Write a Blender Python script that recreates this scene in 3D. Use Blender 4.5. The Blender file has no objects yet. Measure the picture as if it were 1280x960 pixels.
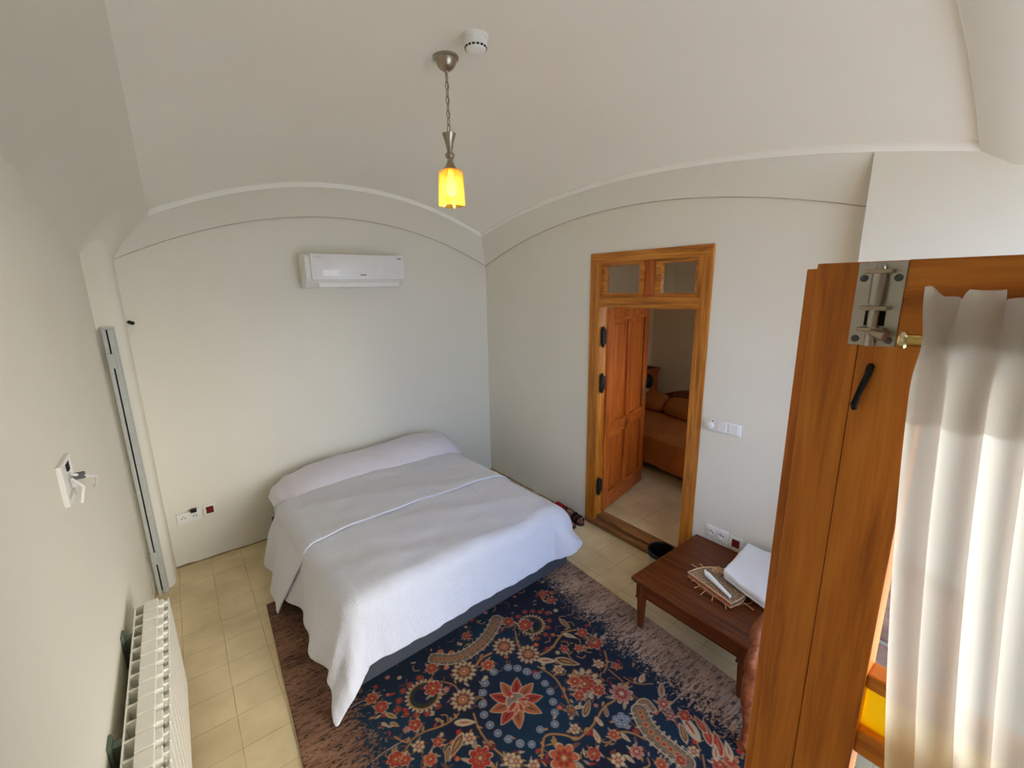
import bpy, bmesh, math, random
import numpy as np
from mathutils import Vector, Matrix
random.seed(7)
C = bpy.context.scene.collection
PI = math.pi

# ------------------------------------------------------------------ helpers
def lin(c):
    return tuple(((v/255)/12.92 if v/255 <= .04045 else ((v/255+.055)/1.055)**2.4) for v in c) + (1.0,)

class G:
    """a bmesh gathering shapes that become one mesh object"""
    def __init__(self, M=None):
        self.bm = bmesh.new(); self.M = M; self.mi = 0
    def _fin(self, geom_verts, faces):
        for f in faces: f.material_index = self.mi
        if self.M is not None:
            bmesh.ops.transform(self.bm, matrix=self.M, verts=list(geom_verts))
    def box(self, x0, x1, y0, y1, z0, z1, bev=0.0, seg=2, R=None):
        b = bmesh.new()
        bmesh.ops.create_cube(b, size=1.0)
        bmesh.ops.transform(b, matrix=Matrix.Translation(((x0+x1)/2, (y0+y1)/2, (z0+z1)/2)) @ Matrix.Diagonal((abs(x1-x0), abs(y1-y0), abs(z1-z0), 1)), verts=b.verts)
        if bev > 0:
            bmesh.ops.bevel(b, geom=list(b.edges), offset=bev, segments=seg, profile=.5, affect='EDGES')
        if R is not None: bmesh.ops.transform(b, matrix=R, verts=b.verts)
        self.merge(b)
    def merge(self, b):
        me = bpy.data.meshes.new('tmp'); b.to_mesh(me); b.free()
        n = len(self.bm.verts); nf = len(self.bm.faces)
        self.bm.from_mesh(me); bpy.data.meshes.remove(me)
        self.bm.verts.ensure_lookup_table(); self.bm.faces.ensure_lookup_table()
        self._fin(self.bm.verts[n:], self.bm.faces[nf:])
    def lathe(self, prof, c=(0, 0, 0), n=24, R=None, sq=None, caps=True):
        b = bmesh.new(); rings = []
        for r, z in prof:
            ring = []
            for i in range(n):
                a = 2*PI*(i+.5)/n; ca, sa = math.cos(a), math.sin(a); k = 1.0
                if sq: k = 1.0/((abs(ca)**sq+abs(sa)**sq)**(1.0/sq))
                ring.append(b.verts.new((r*k*ca, r*k*sa, z)))
            rings.append(ring)
        for p, q in zip(rings, rings[1:]):
            for i in range(n):
                b.faces.new((p[i], p[(i+1) % n], q[(i+1) % n], q[i]))
        if caps:
            b.faces.new(rings[0][::-1]); b.faces.new(rings[-1])
        bmesh.ops.recalc_face_normals(b, faces=b.faces)
        M = Matrix.Translation(c)
        if R is not None: M = M @ R
        bmesh.ops.transform(b, matrix=M, verts=b.verts)
        self.merge(b)
    def tube(self, pts, r, n=10, closed=False):
        pts = [Vector(p) for p in pts]; m = len(pts)
        rr = r if isinstance(r, (list, tuple)) else [r]*m
        b = bmesh.new(); rings = []; up = None
        for i, p in enumerate(pts):
            if closed: t = pts[(i+1) % m]-pts[(i-1) % m]
            else: t = pts[min(i+1, m-1)]-pts[max(i-1, 0)]
            t.normalize()
            if up is None:
                up = Vector((0, 0, 1)) if abs(t.z) < .9 else Vector((1, 0, 0))
            s = t.cross(up).normalized(); up = s.cross(t).normalized()
            rings.append([b.verts.new(p+(s*math.cos(2*PI*k/n)+up*math.sin(2*PI*k/n))*rr[i]) for k in range(n)])
        prs = list(zip(rings, rings[1:])) + ([(rings[-1], rings[0])] if closed else [])
        for p, q in prs:
            for i in range(n): b.faces.new((p[i], p[(i+1) % n], q[(i+1) % n], q[i]))
        if not closed:
            b.faces.new(rings[0][::-1]); b.faces.new(rings[-1])
        bmesh.ops.recalc_face_normals(b, faces=b.faces)
        self.merge(b)
    def prism(self, poly, d, R=None, bev=0):
        """2-D outline (x,z) extruded along y by d from y=0"""
        b = bmesh.new()
        lo = [b.verts.new((x, 0, z)) for x, z in poly]; hi = [b.verts.new((x, d, z)) for x, z in poly]
        n = len(poly)
        b.faces.new(lo); b.faces.new(hi[::-1])
        for i in range(n): b.faces.new((lo[i], hi[i], hi[(i+1) % n], lo[(i+1) % n]))
        bmesh.ops.recalc_face_normals(b, faces=b.faces)
        if bev: bmesh.ops.bevel(b, geom=list(b.edges), offset=bev, segments=2, profile=.5, affect='EDGES')
        if R is not None: bmesh.ops.transform(b, matrix=R, verts=b.verts)
        self.merge(b)
    def grid(self, fn, nu, nv):
        b = bmesh.new()
        V = [[b.verts.new(fn(i/nu, j/nv)) for j in range(nv+1)] for i in range(nu+1)]
        for i in range(nu):
            for j in range(nv):
                b.faces.new((V[i][j], V[i+1][j], V[i+1][j+1], V[i][j+1]))
        self.merge(b)

def rootloc(p):
    while p.parent: p = p.parent
    return Vector(p.location)
def obj(name, g, mats, parent=None, smooth=False, angle=40):
    bm = g.bm
    me = bpy.data.meshes.new(name)
    if parent is not None: off = rootloc(parent)
    else:
        xs = [v.co for v in bm.verts]
        off = Vector(((min(v.x for v in xs)+max(v.x for v in xs))/2, (min(v.y for v in xs)+max(v.y for v in xs))/2, min(v.z for v in xs)))
    bmesh.ops.translate(bm, vec=-off, verts=bm.verts)
    if smooth:
        lim = math.radians(angle)
        for f in bm.faces: f.smooth = True
        for e in bm.edges:
            if len(e.link_faces) == 2 and e.calc_face_angle(0) > lim: e.smooth = False
    bm.to_mesh(me); bm.free()
    for m in (mats if isinstance(mats, (list, tuple)) else [mats]): me.materials.append(m)
    o = bpy.data.objects.new(name, me); C.objects.link(o)
    if parent is not None: o.parent = parent
    else: o.location = off
    return o
def tag(o, label, cat, group=None):
    o['label'] = label; o['category'] = cat
    if group: o['group'] = group
    return o
def thing(name, label, cat, loc, group=None):
    o = bpy.data.objects.new(name, None); C.objects.link(o); o.location = loc
    o.empty_display_size = .1
    return tag(o, label, cat, group)
def struct(name, g, mat, parent=None, **k):
    o = obj(name, g, mat, parent, **k)
    if parent is None: o['kind'] = 'structure'
    return o

# ------------------------------------------------------------------ materials
def nodes(name):
    m = bpy.data.materials.new(name); m.use_nodes = True
    nt = m.node_tree; b = nt.nodes['Principled BSDF']
    return m, nt, b
def N(nt, t, **k):
    n = nt.nodes.new(t)
    for a, v in k.items(): setattr(n, a, v)
    return n
def mat(name, rgb, rough=.6, metal=0.0, var=.06, scale=8.0, bump=.0, bscale=60.0, spec=.4, sheen=0, stretch=None):
    m, nt, b = nodes(name)
    tc = N(nt, 'ShaderNodeTexCoord'); src = tc.outputs['Object']
    if stretch:
        mp = N(nt, 'ShaderNodeMapping'); mp.inputs['Scale'].default_value = stretch
        nt.links.new(src, mp.inputs['Vector']); src = mp.outputs['Vector']
    nz = N(nt, 'ShaderNodeTexNoise'); nz.inputs['Scale'].default_value = scale; nz.inputs['Detail'].default_value = 5
    nt.links.new(src, nz.inputs['Vector'])
    cr = N(nt, 'ShaderNodeValToRGB'); c = lin(rgb)
    cr.color_ramp.elements[0].position = .3; cr.color_ramp.elements[1].position = .7
    cr.color_ramp.elements[0].color = tuple(v*(1-var) for v in c[:3])+(1,)
    cr.color_ramp.elements[1].color = tuple(min(1, v*(1+var)) for v in c[:3])+(1,)
    nt.links.new(nz.outputs['Fac'], cr.inputs['Fac']); nt.links.new(cr.outputs['Color'], b.inputs['Base Color'])
    b.inputs['Roughness'].default_value = rough; b.inputs['Metallic'].default_value = metal
    b.inputs['Specular IOR Level'].default_value = spec
    if sheen: b.inputs['Sheen Weight'].default_value = sheen
    if bump:
        n2 = N(nt, 'ShaderNodeTexNoise'); n2.inputs['Scale'].default_value = bscale; n2.inputs['Detail'].default_value = 4
        nt.links.new(src, n2.inputs['Vector'])
        bp = N(nt, 'ShaderNodeBump'); bp.inputs['Strength'].default_value = bump; bp.inputs['Distance'].default_value = .01
        nt.links.new(n2.outputs['Fac'], bp.inputs['Height']); nt.links.new(bp.outputs['Normal'], b.inputs['Normal'])
    return m
def wood(name, dark, mid, light, axis='z', rough=.38, scale=1.0, spec=.4, coat=0):
    m, nt, b = nodes(name)
    tc = N(nt, 'ShaderNodeTexCoord'); mp = N(nt, 'ShaderNodeMapping')
    s = [22*scale]*3; s['xyz'.index(axis)] = 1.3*scale
    mp.inputs['Scale'].default_value = s
    nt.links.new(tc.outputs['Object'], mp.inputs['Vector'])
    nz = N(nt, 'ShaderNodeTexNoise'); nz.inputs['Scale'].default_value = 1.6; nz.inputs['Detail'].default_value = 6; nz.inputs['Distortion'].default_value = .8
    nt.links.new(mp.outputs['Vector'], nz.inputs['Vector'])
    fine = N(nt, 'ShaderNodeTexNoise'); fine.inputs['Scale'].default_value = 9; fine.inputs['Detail'].default_value = 3
    nt.links.new(mp.outputs['Vector'], fine.inputs['Vector'])
    mx = N(nt, 'ShaderNodeMath', operation='MULTIPLY_ADD'); mx.inputs[1].default_value = .35
    nt.links.new(fine.outputs['Fac'], mx.inputs[0]); nt.links.new(nz.outputs['Fac'], mx.inputs[2])
    cr = N(nt, 'ShaderNodeValToRGB'); e = cr.color_ramp.elements
    e[0].position = .45; e[0].color = lin(dark); e[1].position = .92; e[1].color = lin(light)
    x = e.new(.68); x.color = lin(mid)
    nt.links.new(mx.outputs[0], cr.inputs['Fac']); nt.links.new(cr.outputs['Color'], b.inputs['Base Color'])
    b.inputs['Roughness'].default_value = rough; b.inputs['Specular IOR Level'].default_value = spec
    if coat: b.inputs['Coat Weight'].default_value = coat; b.inputs['Coat Roughness'].default_value = .2
    bp = N(nt, 'ShaderNodeBump'); bp.inputs['Strength'].default_value = .12; bp.inputs['Distance'].default_value = .004
    nt.links.new(mx.outputs[0], bp.inputs['Height']); nt.links.new(bp.outputs['Normal'], b.inputs['Normal'])
    return m
def plaster(name, rgb):
    m, nt, b = nodes(name)
    tc = N(nt, 'ShaderNodeTexCoord')
    a = N(nt, 'ShaderNodeTexNoise'); a.inputs['Scale'].default_value = 1.3; a.inputs['Detail'].default_value = 6
    nt.links.new(tc.outputs['Object'], a.inputs['Vector'])
    cr = N(nt, 'ShaderNodeValToRGB'); c = lin(rgb)
    cr.color_ramp.elements[0].position = .3; cr.color_ramp.elements[1].position = .75
    cr.color_ramp.elements[0].color = (c[0]*.95, c[1]*.945, c[2]*.93, 1); cr.color_ramp.elements[1].color = c
    nt.links.new(a.outputs['Fac'], cr.inputs['Fac']); nt.links.new(cr.outputs['Color'], b.inputs['Base Color'])
    b.inputs['Roughness'].default_value = .9; b.inputs['Specular IOR Level'].default_value = .15
    n2 = N(nt, 'ShaderNodeTexNoise'); n2.inputs['Scale'].default_value = 5; n2.inputs['Detail'].default_value = 7
    nt.links.new(tc.outputs['Object'], n2.inputs['Vector'])
    bp = N(nt, 'ShaderNodeBump'); bp.inputs['Strength'].default_value = .12; bp.inputs['Distance'].default_value = .02
    nt.links.new(n2.outputs['Fac'], bp.inputs['Height']); nt.links.new(bp.outputs['Normal'], b.inputs['Normal'])
    return m
def glass(name, rgb, gl=.06):
    m, nt, b = nodes(name)
    out = nt.nodes['Material Output']; nt.nodes.remove(b)
    t = N(nt, 'ShaderNodeBsdfTransparent'); t.inputs['Color'].default_value = rgb
    g = N(nt, 'ShaderNodeBsdfGlossy'); g.inputs['Roughness'].default_value = .03
    nz = N(nt, 'ShaderNodeTexNoise'); nz.inputs['Scale'].default_value = 6
    bp = N(nt, 'ShaderNodeBump'); bp.inputs['Strength'].default_value = .03
    nt.links.new(nz.outputs['Fac'], bp.inputs['Height']); nt.links.new(bp.outputs['Normal'], g.inputs['Normal'])
    mx = N(nt, 'ShaderNodeMixShader'); mx.inputs['Fac'].default_value = gl
    nt.links.new(t.outputs[0], mx.inputs[1]); nt.links.new(g.outputs[0], mx.inputs[2]); nt.links.new(mx.outputs[0], out.inputs['Surface'])
    return m

M_wall = plaster('plaster', (230, 227, 215))
M_ceil = plaster('ceiling_plaster', (242, 239, 229))
M_trimp = plaster('cove_plaster', (229, 226, 214))
M_bead_lit = plaster('lit_bead_plaster', (250, 248, 243))  # whitened so the colour itself shows the light this bead catches
M_crease_shade = mat('grey_crease_shade', (186, 177, 160), .9, 0, .15, 12)  # darker tone painting the shade of the cove creases
M_oak_z = wood('orange_wood_vertical', (132, 74, 16), (180, 110, 32), (208, 140, 54), 'z')
M_oak_y = wood('orange_wood_along', (132, 74, 16), (180, 110, 32), (208, 140, 54), 'y')
M_leafred = wood('red_brown_wood', (126, 56, 16), (176, 90, 28), (204, 118, 46), 'z')
M_leafred_x = wood('red_brown_wood_across', (126, 56, 16), (176, 90, 28), (204, 118, 46), 'x')
M_stile = wood('varnished_stile_wood', (154, 84, 20), (200, 118, 32), (220, 142, 50), 'z', rough=.42)
M_rail = wood('varnished_rail_wood', (154, 84, 20), (200, 118, 32), (220, 142, 50), 'y', rough=.42)
M_maho = wood('mahogany', (66, 30, 10), (96, 46, 16), (114, 62, 26), 'y', rough=.42, spec=.25, coat=.08)
M_maho_x = wood('mahogany_across', (66, 30, 10), (96, 46, 16), (114, 62, 26), 'x', rough=.42, spec=.25, coat=.08)
M_chair = wood('chair_wood', (92, 46, 24), (128, 70, 40), (156, 94, 58), 'x', rough=.42, spec=.25, coat=.08)
M_steel = mat('brushed_steel', (176, 172, 164), .32, 1.0, .05, 40)
M_galv = mat('galvanised_steel', (186, 188, 184), .5, .25, .06, 30)
M_nickel = mat('brushed_nickel', (168, 156, 138), .28, 1.0, .05, 30)
M_black = mat('black_iron', (22, 20, 20), .5, .3, .15, 40)
M_dark = mat('dark_recess', (16, 16, 16), .8, 0, .1, 30)
M_brass = mat('brass', (214, 186, 116), .25, 1.0, .05, 30)
M_white = mat('white_plastic', (232, 231, 226), .35, 0, .02, 10)
M_whitep = mat('white_panel_plastic', (230, 229, 228), .25, 0, .02, 10)
M_grey = mat('grey_print', (96, 96, 98), .5, 0, .05, 30)
M_enamel = mat('white_enamel', (236, 234, 224), .35, 0, .03, 6)
M_red = mat('dark_red_plastic', (116, 22, 18), .4, 0, .05, 20)
M_slip = mat('red_fabric', (186, 36, 36), .8, 0, .15, 60, .3, 200)
M_sand = mat('dark_brown_leather', (46, 26, 24), .45, 0, .2, 40)
M_insole = mat('tan_insole', (150, 92, 78), .7, 0, .1, 40)
M_slate = mat('slate_fabric', (66, 68, 74), .9, 0, .08, 90, .15, 400)
M_linen = mat('white_linen', (230, 228, 230), .85, 0, .03, 5, .25, 14, sheen=.2)
M_sheet = mat('lilac_white_sheet', (212, 207, 214), .85, 0, .03, 4, .2, 10, sheen=.2)
M_paper = mat('white_paper', (238, 238, 238), .8, 0, .02, 10, .1, 60)
M_wicker = mat('wicker', (170, 120, 70), .6, 0, .3, 60, .4, 120)
M_spread = mat('brown_spread', (178, 104, 44), .85, 0, .15, 6, .3, 20)
M_brownfab = mat('pinkish_brown_upholstery', (176, 140, 124), .9, 0, .35, 26, .3, 90)
M_wallroom = plaster('plaster_next_room', (232, 208, 164))
M_glass = glass('clear_glass', (.95, .96, .95, 1))
M_yglass = glass('yellow_glass', (.80, .64, .04, 1), .05)
_nt = M_yglass.node_tree; _o = _nt.nodes['Material Output']; _f = _o.inputs['Surface'].links[0].from_socket
_t = N(_nt, 'ShaderNodeBsdfTranslucent'); _t.inputs[0].default_value = (.50, .38, .015, 1); _m = N(_nt, 'ShaderNodeMixShader'); _m.inputs['Fac'].default_value = .45
_nt.links.new(_f, _m.inputs[1]); _nt.links.new(_t.outputs[0], _m.inputs[2]); _nt.links.new(_m.outputs[0], _o.inputs['Surface'])

def floor_mat():
    m, nt, b = nodes('beige_floor_tiles')
    tc = N(nt, 'ShaderNodeTexCoord'); mp = N(nt, 'ShaderNodeMapping')
    geo = N(nt, 'ShaderNodeNewGeometry')
    mp.inputs['Location'].default_value = (.1, .06, 0); nt.links.new(geo.outputs['Position'], mp.inputs['Vector'])
    wn = N(nt, 'ShaderNodeTexNoise'); wn.inputs['Scale'].default_value = 3; nt.links.new(mp.outputs['Vector'], wn.inputs['Vector'])
    ma = N(nt, 'ShaderNodeVectorMath', operation='MULTIPLY_ADD'); ma.inputs[1].default_value = (.014, .014, 0)
    nt.links.new(wn.outputs['Color'], ma.inputs[0]); nt.links.new(mp.outputs['Vector'], ma.inputs[2])
    br = N(nt, 'ShaderNodeTexBrick'); br.offset = 0; br.inputs['Scale'].default_value = 1
    br.inputs['Brick Width'].default_value = .2; br.inputs['Row Height'].default_value = .2; br.inputs['Mortar Size'].default_value = .0022
    br.inputs['Mortar Smooth'].default_value = .6; br.inputs['Bias'].default_value = 0
    br.inputs['Color1'].default_value = lin((220, 204, 166)); br.inputs['Color2'].default_value = lin((214, 197, 158)); br.inputs['Mortar'].default_value = lin((160, 132, 94))
    nt.links.new(ma.outputs[0], br.inputs['Vector'])
    st = N(nt, 'ShaderNodeTexNoise'); st.inputs['Scale'].default_value = 4; st.inputs['Detail'].default_value = 7; nt.links.new(mp.outputs['Vector'], st.inputs['Vector'])
    cr = N(nt, 'ShaderNodeValToRGB'); cr.color_ramp.elements[0].position = .3; cr.color_ramp.elements[0].color = (.80, .76, .70, 1); cr.color_ramp.elements[1].position = .65; cr.color_ramp.elements[1].color = (1.05, 1.03, 1, 1)
    nt.links.new(st.outputs['Fac'], cr.inputs['Fac'])
    mm = N(nt, 'ShaderNodeMix', data_type='RGBA', blend_type='MULTIPLY'); mm.inputs[0].default_value = 1
    # half of the grout is worn away
    gn = N(nt, 'ShaderNodeTexNoise'); gn.inputs['Scale'].default_value = 5; nt.links.new(mp.outputs['Vector'], gn.inputs['Vector'])
    gr = N(nt, 'ShaderNodeValToRGB'); gr.color_ramp.elements[0].position = .42; gr.color_ramp.elements[1].position = .58
    nt.links.new(gn.outputs['Fac'], gr.inputs['Fac'])
    wm = N(nt, 'ShaderNodeMix', data_type='RGBA'); wm.inputs[7].default_value = lin((217, 200, 162))
    nt.links.new(gr.outputs['Color'], wm.inputs[0]); nt.links.new(br.outputs['Color'], wm.inputs[6])
    ml = N(nt, 'ShaderNodeMath', operation='MULTIPLY'); ml.inputs[1].default_value = .55
    nt.links.new(gr.outputs['Color'], ml.inputs[0]); nt.links.new(ml.outputs[0], wm.inputs[0])
    nt.links.new(wm.outputs[2], mm.inputs[6]); nt.links.new(cr.outputs['Color'], mm.inputs[7])
    nt.links.new(mm.outputs[2], b.inputs['Base Color'])
    b.inputs['Roughness'].default_value = .42; b.inputs['Specular IOR Level'].default_value = .35
    bp = N(nt, 'ShaderNodeBump'); bp.inputs['Strength'].default_value = .2; bp.inputs['Distance'].default_value = .003
    nt.links.new(br.outputs['Fac'], bp.inputs['Height']); bp.invert = True; nt.links.new(bp.outputs['Normal'], b.inputs['Normal'])
    return m
M_floor = floor_mat()

def duvet_mat(name):
    m, nt, b = nodes(name)
    tc = N(nt, 'ShaderNodeTexCoord')
    b.inputs['Base Color'].default_value = lin((216, 217, 226)); b.inputs['Roughness'].default_value = .85
    b.inputs['Sheen Weight'].default_value = .05; b.inputs['Specular IOR Level'].default_value = .2
    at = N(nt, 'ShaderNodeAttribute'); at.attribute_name = 'cloth'
    wv = N(nt, 'ShaderNodeTexWave', wave_type='BANDS', bands_direction='X'); wv.inputs['Scale'].default_value = 28; wv.inputs['Distortion'].default_value = 2.2; wv.inputs['Detail'].default_value = 2; wv.inputs['Detail Scale'].default_value = 2
    nt.links.new(at.outputs['Vector'], wv.inputs['Vector'])
    n1 = N(nt, 'ShaderNodeTexNoise'); n1.inputs['Scale'].default_value = 5; n1.inputs['Detail'].default_value = 5; n1.inputs['Distortion'].default_value = 1.5
    nt.links.new(tc.outputs['Object'], n1.inputs['Vector'])
    b1 = N(nt, 'ShaderNodeBump'); b1.inputs['Strength'].default_value = .30; b1.inputs['Distance'].default_value = .05
    nt.links.new(n1.outputs['Fac'], b1.inputs['Height'])
    b2 = N(nt, 'ShaderNodeBump'); b2.inputs['Strength'].default_value = .38; b2.inputs['Distance'].default_value = .006
    nt.links.new(wv.outputs['Fac'], b2.inputs['Height']); nt.links.new(b1.outputs['Normal'], b2.inputs['Normal'])
    nt.links.new(b2.outputs['Normal'], b.inputs['Normal'])
    return m
M_duvet = duvet_mat('ribbed_white_cotton')

def sheer_mat():
    m, nt, b = nodes('sheer_white_voile')
    out = nt.nodes['Material Output']; nt.nodes.remove(b)
    d = N(nt, 'ShaderNodeBsdfDiffuse'); d.inputs['Color'].default_value = (.74, .725, .70, 1)
    t = N(nt, 'ShaderNodeBsdfTranslucent'); t.inputs['Color'].default_value = (.80, .78, .74, 1)
    tr = N(nt, 'ShaderNodeBsdfTransparent'); tr.inputs['Color'].default_value = (.98, .97, .95, 1)
    nz = N(nt, 'ShaderNodeTexNoise'); nz.inputs['Scale'].default_value = 300
    cr = N(nt, 'ShaderNodeMapRange'); cr.inputs['To Min'].default_value = .12; cr.inputs['To Max'].default_value = .22
    nt.links.new(nz.outputs['Fac'], cr.inputs['Value'])
    a = N(nt, 'ShaderNodeMixShader'); a.inputs['Fac'].default_value = .5
    nt.links.new(d.outputs[0], a.inputs[1]); nt.links.new(t.outputs[0], a.inputs[2])
    c = N(nt, 'ShaderNodeMixShader'); nt.links.new(cr.outputs[0], c.inputs['Fac'])
    nt.links.new(a.outputs[0], c.inputs[1]); nt.links.new(tr.outputs[0], c.inputs[2]); nt.links.new(c.outputs[0], out.inputs['Surface'])
    return m
M_sheer = sheer_mat()
# ------------------------------------------------------------------ the room
XL = -3.05; TX0, TX1, TY0, TY1 = -2.70, -.12, -3.56, -.11     # trim rectangle of the vault
ZS = 2.567
def ceil_z(x, y):
    u = 2*(x-TX0)/(TX1-TX0)-1; v = 2*(y-TY0)/(TY1-TY0)-1
    a, b = 1-u*u, 1-v*v
    return ZS+.30*a+.21*b+.04*a*b
g = G(); g.box(-3.3, .0, -4.6, .1, -.1, 0); struct('floor', g, M_floor)
g = G(); g.box(-3.3, .12, 0, .2, 0, 3.4); struct('wall_back', g, M_wall)
g = G()
g.box(0, .12, -1.47, 0, 0, 3.4); g.box(0, .12, -2.47, -1.47, 2.286, 3.4); g.box(0, .12, -4.6, -2.47, 0, 3.4)
struct('wall_right', g, M_wall)
g = G(); g.box(-.12, 0, -4.6, -3.225, 0, 3.4); struct('wall_pier', g, M_wall)
g = G(); g.box(-3.3, XL, -4.6, 0, 0, 3.4); struct('wall_left', g, M_wall)
g = G(); g.box(-3.15, -2.92, -.25, .08, -.08, 2.9, .07, 6); struct('wall_corner', g, M_wall, smooth=True)
g = G()
g.box(-3.05, -.12, -4.6, -4.45, 2.40, 3.4); g.box(-3.05, -2.031, -4.6, -4.45, 0, 2.40); g.box(-.30, -.12, -4.6, -4.45, 0, 2.40)
struct('wall_front', g, M_wall)
g = G()
g.grid(lambda a, b: (TX0+(TX1-TX0)*a, TY0+(TY1-TY0)*b, ceil_z(TX0+(TX1-TX0)*a, TY0+(TY1-TY0)*b)), 64, 64)
FH = .034
struct('ceiling', g, M_ceil, smooth=True, angle=30)
g = G(); g.box(-3.3, .15, -4.6, .2, 3.4, 3.5); struct('ceiling_upper', g, M_ceil)
for k in range(3):
    def fa(a, b, k=k):
        if k == 0: x, y, nx, ny = TX0+(TX1-TX0)*a, TY1, 0, -1
        elif k == 1: x, y, nx, ny = TX0+(TX1-TX0)*a, TY0, 0, 0
        else: x, y, nx, ny = TX1, TY0+(TY1-TY0)*a, -1, 0
        z = ceil_z(x, y)
        o_, dz_ = [(0, .004), (.005, -.002), (.007, -FH*.5), (.005, -FH), (0, -FH-.001)][round(b*4)]
        return (x+nx*o_, y+ny*o_, z+dz_)
    g = G(); g.grid(fa, 64, 4); struct('trim_%d' % (6+k), g, M_bead_lit, smooth=True)
# coves from the arched trim down to the arcs on the four walls
def arc(s, z0, h): return z0+h*(1-(2*s-1)**2)
def cove(name, fn, n=64):
    if name in ('trim_1', 'trim_2'):
        f0 = fn
        def fn(s, t):
            p = f0(s, max(0, (t-.12)/.88))
            if t < .01: return (p[0], p[1]+.012, p[2]) if name == 'trim_1' else (p[0]+.012, p[1], p[2])
            return p
    g = G(); g.grid(fn, n, 9); struct(name, g, M_trimp, smooth=True)
def bl(p, q, t):      # slightly hollow sweep from wall point p to trim point q
    h = t+.10*math.sin(PI*t)*-1
    return (p[0]+(q[0]-p[0])*h, p[1]+(q[1]-p[1])*h, p[2]+(q[2]-p[2])*t)
cove('trim_1', lambda s, t: bl((-2.92+2.92*s, -.010, arc(s, 2.262, .366)), (TX0+(TX1-TX0)*s, TY1, ceil_z(TX0+(TX1-TX0)*s, TY1)-FH), t))
cove('trim_2', lambda s, t: bl((-.010, -3.60*(1-s), arc(s, 2.262, .336)), (TX1, TY0+(TY1-TY0)*s, ceil_z(TX1, TY0+(TY1-TY0)*s)-FH), t))
def leftcove(s, t):
    th = t*PI/2; y = -3.68*(1-s)*(1-t)+(TY0+(TY1-TY0)*s)*t
    e_ = max(0, min(1, (s-.930)/.02)); x0 = XL-.004+.134*e_*e_*(3-2*e_); z0 = arc(s, 2.20, .30); zt = ceil_z(TX0, TY0+(TY1-TY0)*s)
    k = max(0, min(1, (s-.932)/.068)); k = k*k*(3-2*k)
    q = bl((-2.92, -.0, 2.262), (TX0, TY1, ceil_z(TX0, TY1)-FH), t)
    x1 = x0+.34*(TX0-x0); z1 = max(z0+.02, zt-.55*(TX0-x1))
    p = ((1-t)**2*x0+2*t*(1-t)*x1+t*t*TX0, y, (1-t)**2*z0+2*t*(1-t)*z1+t*t*zt)
    y2 = p[1]*(1-k)+q[1]*k
    return (p[0]*(1-k)+q[0]*k, y2, p[2]*(1-k)+q[2]*k)
cove('trim_3', leftcove, 180)
def front(s, t):
    x = XL+(-.119-XL)*s; tx = min(TX1, max(TX0, x)); z = ceil_z(tx, TY0)-FH
    return (x, TY0-.9*t, z-.11*(1-math.exp(-t*9)))
cove('trim_4', front)

g = G(); g.tube([(-2.92+2.92*i/60, -.006, arc(i/60, 2.262, .366)-.001) for i in range(61)], .0042, 6); struct('trim_9', g, M_crease_shade)  # thin dark line in place of the shadow under the cove edge
g = G(); g.tube([(-.006, -3.25*i/60, arc(1-3.25*i/60/3.6, 2.262, .336)-.001) for i in range(61)], .0042, 6); struct('trim_10', g, M_crease_shade)

g = G(); g.tube([(-2.92+2.90*i/40, -.002, .004+.003*math.sin(i*1.7)) for i in range(41)], [.006+.003*math.sin(i*2.3) for i in range(41)], 6); struct('baseboard_back', g, mat('dirty_joint', (150, 124, 90), .9, 0, .3, 9))
g = G(); g.tube([(-.002, -1.46*i/24, .004+.003*math.sin(i*1.3)) for i in range(25)], [.005+.002*math.sin(i*2.3) for i in range(25)], 6); struct('baseboard_right', g, mat('dusty_joint', (160, 136, 100), .9, 0, .3, 9))

# next room
g = G(); g.box(.125, 3.1, -3.2, .2, -.1, .075); struct('floor_next_room', g, M_floor)
g = G(); g.box(2.72, 2.9, -3.2, .3, .075, 2.7); struct('wall_next_room_far', g, M_wallroom)
g = G(); g.box(.12, 2.72, -.2, -.05, .075, 2.7); struct('wall_next_room_left', g, M_wallroom)
g = G(); g.box(.12, 1.0, -3.2, -3.05, .075, 2.7); g.box(1.6, 2.72, -3.2, -3.05, .075, 2.7); g.box(1.0, 1.6, -3.2, -3.05, .075, 1.15); g.box(1.0, 1.6, -3.2, -3.05, 2.05, 2.7); struct('wall_next_room_right', g, M_wallroom)  # unseen window opening, added to brighten this room with sky light
g = G(); g.box(.12, 2.9, -3.2, .0, 2.7, 2.8); struct('ceiling_next_room', g, M_wallroom)
# outside: post of the glazed front and unseen paving added to bounce daylight inside
g = G(); g.box(-2.03, -1.965, -4.47, -4.40, 0, 2.40); struct('trim_5', g, M_stile)
g = G(); g.box(-30, 30, -50, -4.6, -.12, -.02); struct('bounce_ground', g, mat('pale_bounce_ground', (216, 206, 190), .9, 0, .08, 2))

# ------------------------------------------------------------------ interior door
dr = bpy.data.objects.new('door_1', None); C.objects.link(dr); dr.location = (0, -1.97, 0); dr['kind'] = 'structure'
dr['label'] = 'orange wooden panelled door with two-pane transom standing open in right wall'
dr['category'] = 'door'
FX0, FX1 = -.012, .1
g = G()
g.box(FX0, FX1, -1.575, -1.47, 0, 2.286, .006); g.box(FX0, FX1, -2.47, -2.375, 0, 2.286, .006)
obj('door_frame', g, M_oak_z, dr)
g = G(); g.box(FX0-.001, FX1, -2.468, -1.472, 2.215, 2.287, .006); obj('head_rail', g, M_oak_y, dr)
g = G(); g.box(FX0-.001, FX1, -2.40, -1.55, 1.885, 1.965, .006); obj('transom_rail', g, M_oak_y, dr)
g = G(); g.box(FX0+.03, FX1, -2.055, -1.955, 1.96, 2.22, .002); obj('transom_mullion', g, M_leafred, dr)
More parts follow.
